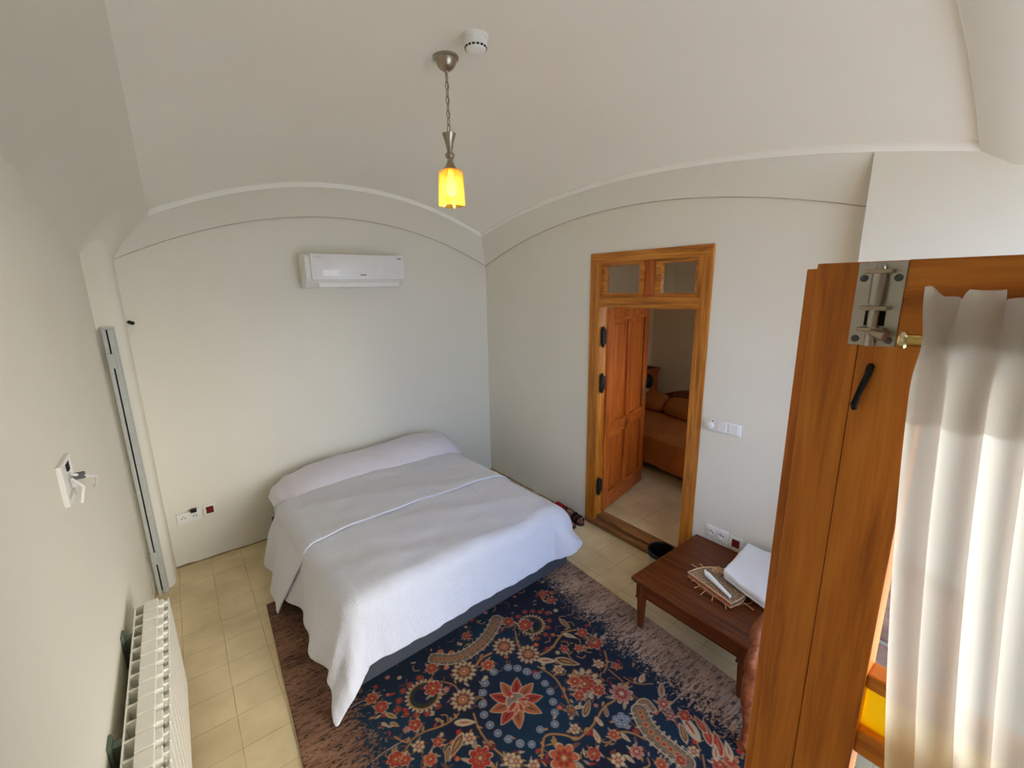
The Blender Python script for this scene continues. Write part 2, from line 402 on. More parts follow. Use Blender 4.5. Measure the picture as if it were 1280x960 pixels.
for y0, y1 in ((-1.955, -1.565), (-2.385, -2.055)):
    g = G()
    g.box(.004, .05, y0, y1, 1.962, 1.990, .004); g.box(.004, .05, y0, y1, 2.19, 2.218, .004)
    g.box(.004, .05, y1-.045, y1, 1.985, 2.195, .004); g.box(.004, .05, y0, y0+.035, 1.985, 2.195, .004)
    s = obj('transom_sash', g, M_oak_y, dr)
    g = G(); g.box(.026, .03, y0+.03, y1-.04, 1.985, 2.195); obj('glass_pane', g, M_glass, s)
g = G(); g.box(-.02, .13, -2.47, -1.47, 0, .052, .008); g.box(.02, .13, -2.42, -1.52, .052, .082, .01); obj('threshold', g, wood('worn_threshold_wood', (84, 50, 22), (132, 88, 44), (166, 120, 70), 'y', rough=.7), dr)
# leaf, swung into the next room
ang = math.atan2(-1.385+1.575, .90-.08)
ML = Matrix.Translation((.082, -1.572, 0)) @ Matrix.Rotation(ang, 4, 'Z')
LW, Z0, Z1 = .835, .098, 1.868

g = G(ML)
g.box(0, .095, -.02, .02, Z0, Z1, .003); g.box(LW-.095, LW, -.02, .02, Z0, Z1, .003)
lf = obj('door_leaf', g, M_leafred, dr)
g = G(ML)
for a, b in ((Z0, Z0+.16), (.77, .89), (Z1-.11, Z1)): g.box(.09, LW-.09, -.021, .021, a, b, .004)
obj('leaf_rail', g, M_leafred_x, lf)
g = G(ML); g.box(LW/2-.040, LW/2+.040, -.021, .021, Z0+.15, Z1-.1, .003); obj('leaf_mullion', g, M_leafred, lf)
for x0, x1 in ((.09, LW/2-.035), (LW/2+.035, LW-.09)):
    for a, b in ((Z0+.155, .775), (.885, Z1-.105)):
        g = G(ML); g.box(x0, x1, -.004, .004, a, b); g.box(x0+.028, x1-.028, -.013, .013, a+.03, b-.03, .009, 1)
        obj('leaf_panel', g, M_leafred, lf)
g = G(ML); g.box(LW-.07, LW-.03, -.026, -.02, .93, 1.13, .003); g.tube([(LW-.05, -.026, 1.06), (LW-.05, -.065, 1.06), (LW-.16, -.07, 1.06)], .009); g.lathe([(.012, 0), (.012, .006)], (LW-.05, -.026, .97), 12, Matrix.Rotation(PI/2, 4, 'X'))
obj('door_handle', g, M_steel, lf, smooth=True)
for z in (1.647, 1.268, .359):
    g = G(); g.lathe([(.004, -.085), (.012, -.072), (.018, -.055), (.018, .055), (.012, .072), (.004, .085)], (.022, -1.592, z), 12)
    g.box(.018, .034, -1.60, -1.578, z-.045, z+.045, .002); g.box(.03, .062, -1.594, -1.576, z-.055, z+.055, .002)
    obj('hinge', g, M_black, dr, smooth=True)

# ------------------------------------------------------------------ air conditioner
ac = thing('air_conditioner', 'white wall-mounted split air conditioner high on the back wall', 'air conditioner', (-1.4, -.1, 2.06))
prof = [(0, 2.06), (0, 2.325), (-.15, 2.325), (-.185, 2.312), (-.20, 2.29), (-.206, 2.13), (-.185, 2.105), (-.12, 2.066), (-.08, 2.06)]
g = G(); g.prism([(y, z) for y, z in prof], .80, Matrix.Translation((-1.81, 0, 0)) @ Matrix(((0, 1, 0, 0), (1, 0, 0, 0), (0, 0, 1, 0), (0, 0, 0, 1))), .004)
body = obj('body', g, M_white, ac, smooth=True)
g = G(); g.box(-1.775, -1.012, -.222, -.203, 2.122, 2.322, .007); fp = obj('front_panel', g, M_whitep, ac, smooth=True)
g = G(); g.box(-1.72, -1.05, -.18, -.172, 2.066, 2.118, .003, R=None); o = obj('louver', g, M_white, ac)
g = G(); g.box(-1.735, -1.035, -.186, -.184, 2.118, 2.122); obj('outlet_slot', g, M_dark, ac)
g = G(); g.box(-1.69, -1.57, -.2232, -.2218, 2.155, 2.20, .0005); obj('display_label', g, mat('pale_sticker', (250, 250, 250), .3), fp)
g = G()
for i, w in enumerate((.010, .009, .012, .008)): g.box(-1.395+i*.0125, -1.395+i*.0125+w*.85, -.2235, -.2215, 2.156, 2.167)
obj('nameplate_mark', g, M_grey, fp)
g = G(); g.box(-1.075, -1.036, -.2235, -.2215, 2.292, 2.298); obj('print_mark', g, M_grey, fp)
g = G(); g.box(-1.745, -1.697, -.2235, -.2215, 2.292, 2.296); obj('print_mark', g, mat('pale_grey_print', (186, 186, 186), .5), fp)

# ------------------------------------------------------------------ pendant lamp, smoke detector
LX, LY = -1.475, -1.86; ct = ceil_z(LX, LY)
lp = thing('pendant_lamp', 'nickel chain pendant lamp with glowing amber glass shade', 'lamp', (LX, LY, ct))
g = G(); g.lathe([(.056, ct+.004), (.061, ct-.004), (.060, ct-.010), (.051, ct-.014), (.047, ct-.028), (.038, ct-.044), (.024, ct-.056), (.010, ct-.063), (.008, ct-.068)], (LX, LY, 0), 28); g.lathe([(.006, ct-.066), (.006, ct-.08)], (LX, LY, 0), 10)
obj('canopy', g, M_nickel, lp, smooth=True)
g = G(); z = ct-.078; k = 0
while z > 2.785:
    pts = []
    for i in range(14):
        a = 2*PI*i/14; dx, dz = .0085*math.cos(a), .019*math.sin(a)
        pts.append((LX+(dx if k % 2 else 0), LY+(0 if k % 2 else dx), z-.014+dz))
    g.tube(pts, .0024, 6, True); z -= .031; k += 1
g.tube([(LX+.004, LY, ct-.07), (LX+.006, LY+.004, ct-.2), (LX+.003, LY-.004, 2.78)], .0022, 6)
obj('chain', g, M_nickel, lp, smooth=True)
g = G(); g.lathe([(.005, 2.79), (.034, 2.784), (.031, 2.776), (.021, 2.745), (.014, 2.71), (.013, 2.70), (.022, 2.695), (.024, 2.686), (.021, 2.676), (.013, 2.672), (.014, 2.66), (.022, 2.64), (.034, 2.625), (.036, 2.618), (.02, 2.612)], (LX, LY, 0), 24)
obj('lamp_holder', g, M_nickel, lp, smooth=True)
def shade_mat():
    m, nt, b = nodes('amber_glass')
    tc = N(nt, 'ShaderNodeTexCoord'); sp = N(nt, 'ShaderNodeSeparateXYZ'); nt.links.new(tc.outputs['Generated'], sp.inputs[0])
    cr = N(nt, 'ShaderNodeValToRGB'); e = cr.color_ramp.elements
    e[0].position = 0; e[0].color = (.97, .80, .32, 1); e[1].position = 1; e[1].color = (.86, .52, .16, 1)
    nt.links.new(sp.outputs[2], cr.inputs['Fac'])
    out = nt.nodes['Material Output']; nt.nodes.remove(b)
    t = N(nt, 'ShaderNodeBsdfTransparent'); l = N(nt, 'ShaderNodeBsdfTranslucent'); gl = N(nt, 'ShaderNodeBsdfGlossy'); gl.inputs['Roughness'].default_value = .1
    nt.links.new(cr.outputs[0], t.inputs[0]); nt.links.new(cr.outputs[0], l.inputs[0])
    a = N(nt, 'ShaderNodeMixShader'); a.inputs['Fac'].default_value = .34; nt.links.new(t.outputs[0], a.inputs[1]); nt.links.new(l.outputs[0], a.inputs[2])
    c = N(nt, 'ShaderNodeMixShader'); c.inputs['Fac'].default_value = .07; nt.links.new(a.outputs[0], c.inputs[1]); nt.links.new(gl.outputs[0], c.inputs[2])
    nt.links.new(c.outputs[0], out.inputs['Surface'])
    return m
g = G(); g.lathe([(.022, 2.622), (.044, 2.618), (.052, 2.60), (.053, 2.55), (.056, 2.47), (.056, 2.452), (.053, 2.45), (.052, 2.47), (.049, 2.55), (.048, 2.60), (.040, 2.612), (.02, 2.616)], (LX, LY, 0), 32, sq=4.5, caps=False)
obj('lamp_shade', g, shade_mat(), lp, smooth=True, angle=60)
mb, ntb, bb = nodes('lit_bulb'); bb.inputs['Emission Color'].default_value = (1, .88, .62, 1); bb.inputs['Emission Strength'].default_value = 16
g = G(); g.lathe([(.012, 2.612), (.014, 2.59), (.026, 2.56), (.029, 2.535), (.024, 2.512), (.012, 2.50), (.002, 2.498)], (LX, LY, 0), 20)
obj('light_bulb', g, mb, lp, smooth=True)
DX, DY = -1.465, -2.10; dz = ceil_z(DX, DY)+.004
sd = thing('smoke_detector', 'white round smoke detector on ceiling beside the pendant lamp', 'smoke detector', (DX, DY, dz))
g = G(); g.lathe([(.056, dz), (.058, dz-.012), (.054, dz-.022)], (DX, DY, 0), 32); obj('base', g, M_white, sd, smooth=True)
g = G(); g.lathe([(.050, dz-.020), (.050, dz-.045), (.044, dz-.058), (.030, dz-.066), (.005, dz-.069)], (DX, DY, 0), 32); obj('housing', g, M_white, sd, smooth=True)
g = G()
for i in range(16):
    a = 2*PI*i/16; R = Matrix.Translation((DX, DY, 0)) @ Matrix.Rotation(a, 4, 'Z'); g.box(.0425, .0485, -.006, .006, dz-.056, dz-.049, .001, R=R)
obj('vent', g, M_dark, sd)

# ------------------------------------------------------------------ left wall: channel, junction box, radiator, stub
mc = thing('metal_channel', 'galvanised upright steel channel fixed at the left wall corner', 'metal channel', (-2.985, -.29, 0))
g = G(); YC = -.276
g.box(-3.022, -3.004, YC-.03, YC, 0, 1.835); g.box(-2.996, -2.970, YC-.02, YC, 0, 1.835); g.box(-3.022, -2.962, YC-.004, YC, 0, 1.85)
ch = obj('channel', g, M_galv, mc)
g = G(); g.box(-3.004, -2.996, YC-.007, YC-.004, .02, 1.83); obj('slot', g, M_dark, mc)
for z in (1.64, .28):
    g = G(); g.box(-3.024, -2.985, YC-.036, YC-.02, z-.045, z+.045, .003)
    for dx, dzz in ((-.012, .02), (.01, .02), (-.012, -.02), (.01, -.02)): g.lathe([(.004, 0), (.004, .004)], (-3.003+dx, YC-.036, z+dzz), 8, Matrix.Rotation(PI/2, 4, 'X'))
    obj('bracket', g, M_galv, mc)
jb = thing('junction_box', 'open white junction box with dangling wire on left wall', 'junction box', (XL, -1.86, 1.42))
g = G()
for a in ((-1.955, -1.935, 1.36, 1.50), (-1.80, -1.78, 1.36, 1.50), (-1.935, -1.80, 1.36, 1.375), (-1.935, -1.80, 1.485, 1.50)): g.box(XL, XL+.014, *a, .002)
obj('frame', g, M_white, jb)
g = G(); g.box(XL, XL+.004, -1.93, -1.805, 1.375, 1.485); obj('backing', g, M_white, jb)
g = G(); g.box(XL+.002, XL+.010, -1.83, -1.80, 1.445, 1.482, .003); obj('hole', g, M_dark, jb)
g = G(); g.tube([(XL+.012, -1.82, 1.43), (XL+.05, -1.78, 1.40), (XL+.055, -1.70, 1.37), (XL+.04, -1.62, 1.31), (XL+.03, -1.60, 1.30)], .005, 8); g.tube([(XL+.012, -1.84, 1.42), (XL+.04, -1.86, 1.39), (XL+.03, -1.88, 1.34)], .005, 8)
obj('wire', g, M_white, jb, smooth=True)
g = G(); g.lathe([(.012, 0), (.013, .003), (.013, .03), (.009, .03), (.009, .01)], (XL+.012, -1.80, 1.415), 10, Matrix.Rotation(PI/2, 4, 'Y')); obj('connector', g, M_grey, jb)
g = G(); g.tube([(-2.905, .0, 1.857), (-2.885, -.03, 1.85)], .012, 10); tag(obj('pipe_stub', g, M_black, smooth=True), 'short dark pipe stub poking from back wall by the left corner', 'pipe stub')

rd = thing('radiator', 'white ribbed aluminium radiator along the left wall', 'radiator', (-2.95, -2.1, 0))
RZ0, RZ1 = .10, .62; sec = None
for i in range(18):
    y1 = -1.405-i*.08; y0 = y1-.079; ym = (y0+y1)/2
    if sec is None:
        g = G()
        g.box(-3.012, -3.007, y0, y1, RZ0+.02, RZ1-.01, .0015)                      # rear plate
        g.box(-3.01, -2.975, y0, y0+.004, RZ0+.02, RZ1-.012); g.box(-3.01, -2.975, y1-.004, y1, RZ0+.02, RZ1-.012)
        g.box(-2.978, -2.925, y0+.0008, y1-.0008, RZ0, RZ1, .004)                  # water body
        g.box(-2.927, -2.905, ym-.026, ym+.026, RZ0+.02, RZ1-.006, .004)
        g.box(-2.927, -2.89, ym-.004, ym+.004, RZ0+.02, RZ1-.012)
        g.box(-2.891, -2.885, y0+.002, y1-.002, RZ0, RZ1-.016, .0025)              # front plate
        g.box(-2.905, -2.886, ym-.030, ym+.030, RZ1-.05, RZ1-.02, .004)
        sec = obj('section', g, M_enamel, rd)
    else:
        o = sec.copy(); C.objects.link(o); o.parent = rd; o.location = (0, -i*.08, 0)
for y in (-1.60, -2.18):
    g = G(); g.box(XL, -3.006, y-.015, y+.015, .52, .60, .004); g.box(XL, XL+.012, y-.03, y+.03, .46, .62, .003); obj('bracket', g, mat('green_grey_metal', (104, 116, 104), .5, .4), rd)
for z in (.14, .56):
    g = G(); g.lathe([(.02, 0), (.022, .004), (.022, .012), (.012, .014)], (-2.951, -1.402, z), 14, Matrix.Rotation(-PI/2, 4, 'X')); obj('end_plug', g, M_enamel, rd, smooth=True)
for y in (-1.5, -2.7):
    g = G(); g.box(-2.97, -2.93, y-.02, y+.02, 0, .11, .003); obj('foot', g, M_enamel, rd)

# ------------------------------------------------------------------ sockets and switches
def plate(name, label, cat, cy, cz, n, kinds, wall, pitch=.071, group=None):
    """n-gang plate; wall 'b' faces -y at y=0 (cy is x), wall 'r' faces -x at x=0"""
    if wall == 'b': MX = Matrix.Translation((cy, 0, cz)); loc = (cy, 0, cz)
    else: MX = Matrix.Translation((0, cy, cz)) @ Matrix.Rotation(-PI/2, 4, 'Z'); loc = (0, cy, cz)
    t = thing(name, label, cat, loc, group)
    W = pitch*n+.012
    g = G(MX); g.box(-W/2, W/2, -.010, 0, -.041, .041, .004); obj('plate', g, M_white, t, smooth=True)
    for i, kd in enumerate(kinds):
        x = (i-(n-1)/2)*pitch
        if kd == 's':
            g = G(MX); g.lathe([(.022, 0), (.022, .004), (.0185, .004), (.0185, .001)], (x, -.010, 0), 20, Matrix.Rotation(PI/2, 4, 'X')); rim = obj('socket_rim', g, M_white, t, smooth=True)
            g = G(MX); g.box(x-.012, x-.006, -.0125, -.0105, -.004, .004); g.box(x+.006, x+.012, -.0125, -.0105, -.004, .004); g.box(x-.003, x+.003, -.0125, -.0105, .012, .017); obj('pin_hole', g, M_dark, t)
        elif kd == 'w':
            g = G(MX); g.box(x-.029, x+.029, -.0145, -.009, -.031, .031, .003); obj('rocker', g, M_whitep, t)
        elif kd == 'd':
            g = G(MX); g.lathe([(.024, 0), (.022, .012), (.019, .014), (.003, .014)], (x, -.009, -.004), 20, Matrix.Rotation(PI/2, 4, 'X')); obj('dimmer_knob', g, M_white, t, smooth=True)
            g = G(MX); g.lathe([(.004, 0), (.004, .003)], (x+.016, -.0095, .027), 10, Matrix.Rotation(PI/2, 4, 'X')); obj('indicator', g, M_dark, t)
        elif kd == 'r':
            g = G(MX); g.box(x-.024, x+.024, -.0135, -.009, -.027, .027, .003); obj('red_insert', g, M_red, t)
            t_red = t
    return t
plate('power_socket', 'white double power socket low on the back wall left of bed', 'socket', -2.787, .385, 2, 'ss', 'b')
plate('red_socket', 'small socket with dark red insert low on back wall', 'socket', -2.655, .402, 1, 'r', 'b')
g = G(); g.box(-2.775, -2.735, -.05, -.012, .425, .45, .006); pg = tag(obj('black_plug', g, M_black), 'small black plug above the double socket on back wall', 'plug')
g = G(); g.tube([(-2.737, -.03, .437), (-2.715, -.022, .434), (-2.69, -.014, .425)], .003, 6); obj('cord', g, M_white, pg)
plate('light_switch', 'white three-gang light switch on right wall beside the door', 'switch', -2.613, 1.155, 3, 'dww', 'r', .075)
plate('power_socket', 'white double power socket on right wall just above the low table', 'socket', -2.645, .415, 2, 'ss', 'r')
plate('red_socket', 'small socket with dark red insert behind the white towel', 'socket', -2.772, .405, 1, 'r', 'r')
# ------------------------------------------------------------------ bed
BR = Matrix.Translation((-1.43, -.95, 0)) @ Matrix.Rotation(math.radians(2.4), 4, 'Z') @ Matrix.Translation((1.43, .95, 0))
bed = thing('double_bed', 'low double bed with slate grey base standing against the back wall', 'bed', (-1.43, -.95, 0))
g = G(BR); g.box(-2.23, -.63, -1.87, -.06, 0.0118, .24, .015); obj('bed_base', g, M_slate, bed)
def puff(x0, x1, y0, y1, z0, z1, r):
    g = G(BR); g.box(x0, x1, y0, y1, z0, z1, r, 4); return g
obj('mattress', puff(-2.215, -.68, -1.84, -.05, .235, .475, .085), M_sheet, bed, smooth=True, angle=60)

def noise1(x, s=0):
    return math.sin(x*3.1+s)+.6*math.sin(x*7.3+1.7*s+1)+.35*math.sin(x*15.7+2.3*s+2)
# pillow: one long low bolster of two pillows under one sheet
px0, px1 = -2.255, -.565
PR = [(0, .03), (.03, .10), (.10, .155), (.2, .20), (.35, .225), (.5, .225), (.58, .235), (.78, .245), (.9, .215), (.96, .13), (.985, .07), (1, .03)]
def prof(t):
    for (a, p), (b, q) in zip(PR, PR[1:]):
        if t <= b:
            k = (t-a)/(b-a); k = k*k*(3-2*k); return p+(q-p)*k
    return PR[-1][1]
def pil(u, v):
    # u along the width, v around the section (0 front bottom .. 1 back bottom)
    h = prof(u)
    a = PI*v
    dep = .225*min(1, (.25+h/.2))
    cy = -.285
    ca, sa = math.cos(a), math.sin(a)
    y = cy - dep*math.copysign(abs(ca)**.8, ca)
    tilt = .5+.5*(y-cy+dep)/(2*dep)                 # higher towards the wall
    z = .455+h*abs(sa)**.75*(.62+.42*tilt)
    y = min(y, -.055)
    x = px0+(px1-px0)*u
    z += .004*noise1(u*4+v*2, 1)*sa
    return (x, y, z)
g = G(BR); g.grid(pil, 90, 34)
bmesh.ops.remove_doubles(g.bm, verts=g.bm.verts, dist=.0005)
bmesh.ops.holes_fill(g.bm, edges=g.bm.edges)
bmesh.ops.recalc_face_normals(g.bm, faces=g.bm.faces)
tag(obj('pillow', g, M_sheet, smooth=True, angle=80), 'long lilac-white pillow at head of bed against the back wall', 'pillow')

# duvet, draped over foot and sides
DX0, DX1, DY0, DY1 = -2.17, -.82, -1.80, -.50
RHO = .10
FOLDX = 0.0
def drape(a, b, Lt, top, Lf=None):
    """a: cloth coordinate across (metres from the left hem), b: along (metres from the foot hem)"""
    L, Rr, F = Lt
    ex = 0; ey = 0; sx = 0
    wx = DX1-DX0
    if a < L: ex = L-a; sx = -1; cx = DX0
    elif a > L+wx: ex = a-L-wx; sx = 1; cx = DX1
    else: cx = DX0+(a-L)
    if b < F: ey = F-b; cy = DY0
    else: cy = DY0+(b-F)
    r = math.hypot(ex, ey)
    puffz = .012*noise1(a*1.6, 3)*.5+.010*noise1(b*1.9+a*.7, 5)*.5
    if r < 1e-6:
        mid = min(1, min(cx-DX0, DX1-cx, cy-DY0)/.3); mid = max(0, mid)
        return (cx, cy, top+puffz+.018*mid)
    dx, dy = sx*ex/r, -ey/r
    corner = (ex > 0 and ey > 0)
    phi = math.atan2(ey, ex) if r else 0
    cm = math.sin(2*phi) if corner else 0
    if sx > 0 and corner: r *= (Rr*math.cos(phi)**2+F*math.sin(phi)**2)/min(Rr/max(math.cos(phi), 1e-3), F/max(math.sin(phi), 1e-3))*(1-.06*cm)
    c2 = math.cos(phi)**2 if r else 0
    rho = RHO+(.16*c2 if sx > 0 else 0)
    q = rho*PI/2
    if r < q: off = rho*math.sin(r/rho); drop = rho*(1-math.cos(r/rho)); r2 = 0
    else:
        r2 = r-q
        cm2 = cm if corner else 0
        if sx < 0: fl = .26*c2+.10*(1-c2)+.22*cm2
        elif sx > 0: fl = .10+.12*cm2
        else: fl = .10
        off = rho+fl*r2+((.075*cm2*min(1, r2/.1)) if sx > 0 else 0)+FOLDX*(sx < 0)*min(1, r2/.12); drop = rho+r2*math.sqrt(max(.2, 1-fl*fl))
        amp = min(1, r2/.25)
        w1 = .026*math.sin(b*9.5+1.9)+.012*math.sin(b*23)
        w2 = .006*math.sin(a*9+.5)+.004*math.sin(a*31+1)+.002*math.sin(a*67)
        if sx < 0: off += amp*(w1*c2+w2*(1-c2)+.016*math.sin(phi*6+1)*cm2)
        else: off += amp*w2
    z = top-drop+puffz*max(0, 1-r/.2)
    z = max(z, .022+.004*math.sin(a*30))
    return (cx+dx*off, cy+dy*off, z)
def cloth(name, Lt, b1, top, nu, nv, th, parent=None, hem=None):
    L, Rr, F = Lt; W = L+(DX1-DX0)+Rr
    me = bpy.data.meshes.new(name); vs = []; cl = []
    for j in range(nv+1):
        for i in range(nu+1):
            a = W*i/nu; b = b1[0]+(b1[1]-b1[0])*j/nv
            if hem: a, b = hem(a, b, i/nu, j/nv, W)
            vs.append(BR @ Vector(drape(a, b, Lt, top))); cl.append((a, b, 0))
    fs = [(j*(nu+1)+i, j*(nu+1)+i+1, (j+1)*(nu+1)+i+1, (j+1)*(nu+1)+i) for j in range(nv) for i in range(nu)]
    off = Vector((-1.43, -1.2, 0)) if parent is None else rootloc(parent)
    me.from_pydata([v-off for v in vs], [], fs); me.update()
    at = me.attributes.new('cloth', 'FLOAT_VECTOR', 'POINT'); at.data.foreach_set('vector', [c for t in cl for c in t])
    for p in me.polygons: p.use_smooth = True
    me.materials.append(M_duvet)
    o = bpy.data.objects.new(name, me); C.objects.link(o)
    if parent is None: o.location = off
    else: o.parent = parent
    so = o.modifiers.new('thick', 'SOLIDIFY'); so.thickness = th; so.offset = -1
    ss = o.modifiers.new('smooth', 'SUBSURF'); ss.levels = 1; ss.render_levels = 1
    return o
LT = (.47, .43, .43)
def hem_main(a, b, u, v, W):
    return a, b
dv = cloth('duvet', LT, (0, LT[2]+(DY1-DY0)), .525, 150, 130, .022)
tag(dv, 'white ribbed duvet spread over the bed with its top edge folded back', 'duvet')
def hem_fold(a, b, u, v, W):
    # the folded strip ends in a pointed left corner
    k = max(0, 1-u*5.0)
    return a-.05*k*(1-v), b+.16*k**1.3*(1-v)
FOLDX = .025
cloth('turned_back_fold', (.52, .44, .43), (LT[2]+.60, LT[2]+(DY1-DY0)+.02),   .543, 150, 50, .014, dv, hem_fold)

# ------------------------------------------------------------------ rug
RUG=[('Q',[(0.716, 1.063), (0.78, 1.123), (0.851, 1.144), (0.933, 1.138), (1.002, 1.121), (1.089, 1.081), (1.159, 1.022)],0.0318),
('Q',[(1.376, 1.937), (1.426, 1.916), (1.461, 1.928), (1.449, 1.976)],0.0127),
('Q',[(1.389, 1.946), (1.352, 2.013), (1.346, 2.09), (1.357, 2.151), (1.363, 2.212)],0.0360),
('B',[(0.371, 1.354), (0.403, 1.42), (0.482, 1.409), (0.568, 1.44), (0.636, 1.443), (0.666, 1.431)],0.0111),
('B',[(0.726, 1.475), (0.703, 1.564), (0.711, 1.656), (0.732, 1.73)],0.0117),
('B',[(0.376, 1.447), (0.423, 1.422)],0.0088),
('B',[(0.679, 1.217), (0.726, 1.275), (0.726, 1.322)],0.0104),
('B',[(1.186, 1.194), (1.148, 1.257), (1.14, 1.31)],0.0104),
('B',[(0.877, 1.244), (0.923, 1.215), (0.992, 1.22)],0.0191),
('B',[(0.319, 1.451), (0.306, 1.407)],0.0057),
('B',[(1.197, 1.171), (1.154, 1.252), (1.147, 1.315)],0.0105),
('B',[(1.209, 1.395), (1.289, 1.404), (1.374, 1.364), (1.444, 1.354), (1.501, 1.379)],0.0160),
('B',[(1.15, 1.448), (1.184, 1.554), (1.161, 1.648), (1.133, 1.724)],0.0131),
('B',[(1.523, 1.592), (1.471, 1.663), (1.413, 1.689)],0.0111),
('B',[(1.447, 1.689), (1.452, 1.783)],0.0082),
('B',[(1.336, 1.834), (1.261, 1.824), (1.174, 1.857), (1.1, 1.867), (1.033, 1.865), (1.032, 1.829), (0.945, 1.753), (0.893, 1.801), (0.859, 1.834), (0.858, 1.866)],0.0131),
('B',[(0.918, 1.801), (0.945, 1.815), (0.967, 1.789)],0.0089),
('B',[(1.197, 1.938), (1.27, 1.979), (1.302, 2.052)],0.0121),
('B',[(1.129, 1.961), (1.178, 1.961)],0.0079),
('B',[(1.477, 1.769), (1.491, 1.836), (1.567, 1.887)],0.0069),
('B',[(0.13, 0.953), (0.181, 0.915)],0.0055),
('B',[(1.449, 2.241), (1.407, 2.277)],0.0086),
('C',0.936,1.334,0.021),
('C',1.014,1.357,0.021),
('C',1.053,1.391,0.021),
('C',1.082,1.438,0.021),
('C',0.860,1.365,0.021),
('C',0.822,1.405,0.020),
('C',0.789,1.458,0.020),
('C',0.764,1.510,0.019),
('C',0.760,1.570,0.019),
('C',0.769,1.625,0.018),
('C',0.793,1.677,0.018),
('C',0.824,1.724,0.018),
('C',1.083,1.442,0.020),
('C',1.109,1.491,0.020),
('C',1.114,1.552,0.019),
('C',1.106,1.605,0.019),
('C',1.081,1.657,0.019),
('C',1.050,1.705,0.018),
('C',1.012,1.749,0.018),
('C',0.939,1.728,0.017),
('C',0.825,1.725,0.017),
('C',0.865,1.759,0.017),
('C',1.266,1.904,0.018),
('C',1.299,1.908,0.018),
('C',1.307,1.934,0.018),
('C',1.260,1.929,0.018),
('C',1.278,1.946,0.018),
('S',0.456,1.192,0.022),
('S',0.434,1.233,0.022),
('S',0.459,1.282,0.021),
('S',0.496,1.314,0.021),
('S',0.544,1.339,0.021),
('S',0.602,1.335,0.022),
('S',0.535,1.140,0.023),
('S',0.493,1.151,0.022),
('S',0.594,1.130,0.023),
('S',1.342,1.076,0.022),
('S',1.385,1.101,0.022),
('S',1.420,1.134,0.022),
('S',1.451,1.169,0.022),
('S',1.419,1.226,0.022),
('S',1.376,1.265,0.021),
('S',1.328,1.299,0.021),
('S',1.272,1.293,0.021),
('S',1.282,1.083,0.022),
('O',0.570,1.238,0.091),
('O',1.308,1.188,0.083),
('F',0.626,1.229,0.052,0,6),
('F',1.278,1.166,0.053,0,6),
('D',1.078,1.225,0.063),
('D',0.807,1.235,0.065),
('D',0.720,1.378,0.060),
('D',1.158,1.351,0.062),
('D',1.282,1.675,0.091),
('F',1.209,1.082,0.041,0,5),
('F',0.673,1.111,0.038,0,5),
('F',0.934,1.277,0.041,1,5),
('F',0.471,1.359,0.035,0,4),
('F',0.443,1.461,0.032,2,5),
('F',0.524,1.496,0.028,0,4),
('F',0.648,1.568,0.034,2,5),
('F',0.644,1.671,0.063,0,7),
('F',0.748,1.758,0.038,2,6),
('F',0.338,1.454,0.042,0,6),
('F',0.463,1.545,0.035,1,5),
('F',0.372,1.484,0.029,0,5),
('F',0.348,1.098,0.038,1,5),
('F',0.370,1.173,0.039,0,5),
('F',0.942,1.025,0.031,0,5),
('F',1.547,1.013,0.035,0,5),
('F',1.549,1.094,0.037,0,5),
('F',1.347,1.443,0.027,0,5),
('F',1.417,1.491,0.030,1,5),
('F',1.517,1.418,0.037,0,6),
('F',1.519,1.515,0.056,0,6),
('F',1.229,1.529,0.033,2,5),
('F',1.431,1.633,0.033,2,5),
('F',1.280,1.676,0.066,0,8),
('F',1.250,1.635,0.041,1,5),
('F',1.313,1.745,0.038,0,6),
('F',1.211,1.708,0.033,0,6),
('F',1.392,1.828,0.064,3,8),
('F',1.199,1.949,0.030,1,6),
('F',1.224,2.060,0.035,3,5),
('F',1.065,1.955,0.035,0,5),
('F',1.130,2.036,0.036,2,5),
('F',0.944,1.890,0.075,1,6),
('F',1.516,1.990,0.039,3,6),
('F',1.489,2.047,0.029,4,5),
('F',1.073,1.822,0.029,2,5),
('F',1.496,1.699,0.026,0,5),
('F',1.472,2.308,0.038,0,5),
('F',1.522,2.328,0.038,1,5),
('F',1.268,2.159,0.032,1,5),
('F',0.765,1.776,0.032,2,5),
('F',0.816,1.835,0.030,2,5),
('F',1.351,2.198,0.027,0,5),
('F',1.430,2.210,0.029,2,5),
('F',1.124,1.745,0.032,5,6),
('F',1.528,1.488,0.031,5,5),
('L',0.586,1.559,0.059,2.60,5),
('L',0.670,1.489,0.050,0.60,2),
('L',0.536,1.570,0.035,2.30,5),
('L',1.437,1.390,0.039,1.00,2),
('L',1.480,1.304,0.046,1.60,5),
('L',1.214,1.447,0.053,0.70,2),
('L',1.301,1.520,0.067,0.90,5),
('L',1.192,1.781,0.047,-0.50,5),
('L',1.131,1.905,0.034,-1.20,2),
('L',1.192,1.863,0.027,-1.50,2),
('L',1.257,1.849,0.028,-0.90,5),
('L',1.166,1.755,0.026,0.50,2),
('L',1.234,1.990,0.026,1.50,2),
('L',1.175,2.064,0.023,1.40,2),
('L',1.574,1.935,0.045,-0.60,6),
('L',1.517,2.133,0.072,-1.20,2),
('L',1.465,2.133,0.046,-0.90,5),
('L',1.554,2.198,0.060,-0.85,0),
('L',1.547,2.255,0.059,-0.80,0),
('L',1.567,2.157,0.045,-1.20,0),
('L',1.504,2.270,0.039,-0.60,2),
('L',1.559,2.298,0.043,-0.80,2),
('L',1.550,1.831,0.035,-0.30,2),
('L',0.392,1.298,0.025,1.00,7),
('L',0.395,1.247,0.032,1.00,7),
('L',0.354,1.271,0.021,1.00,2),
('L',0.574,1.405,0.021,1.00,7),
('P',0.930,1.547,0.107)]

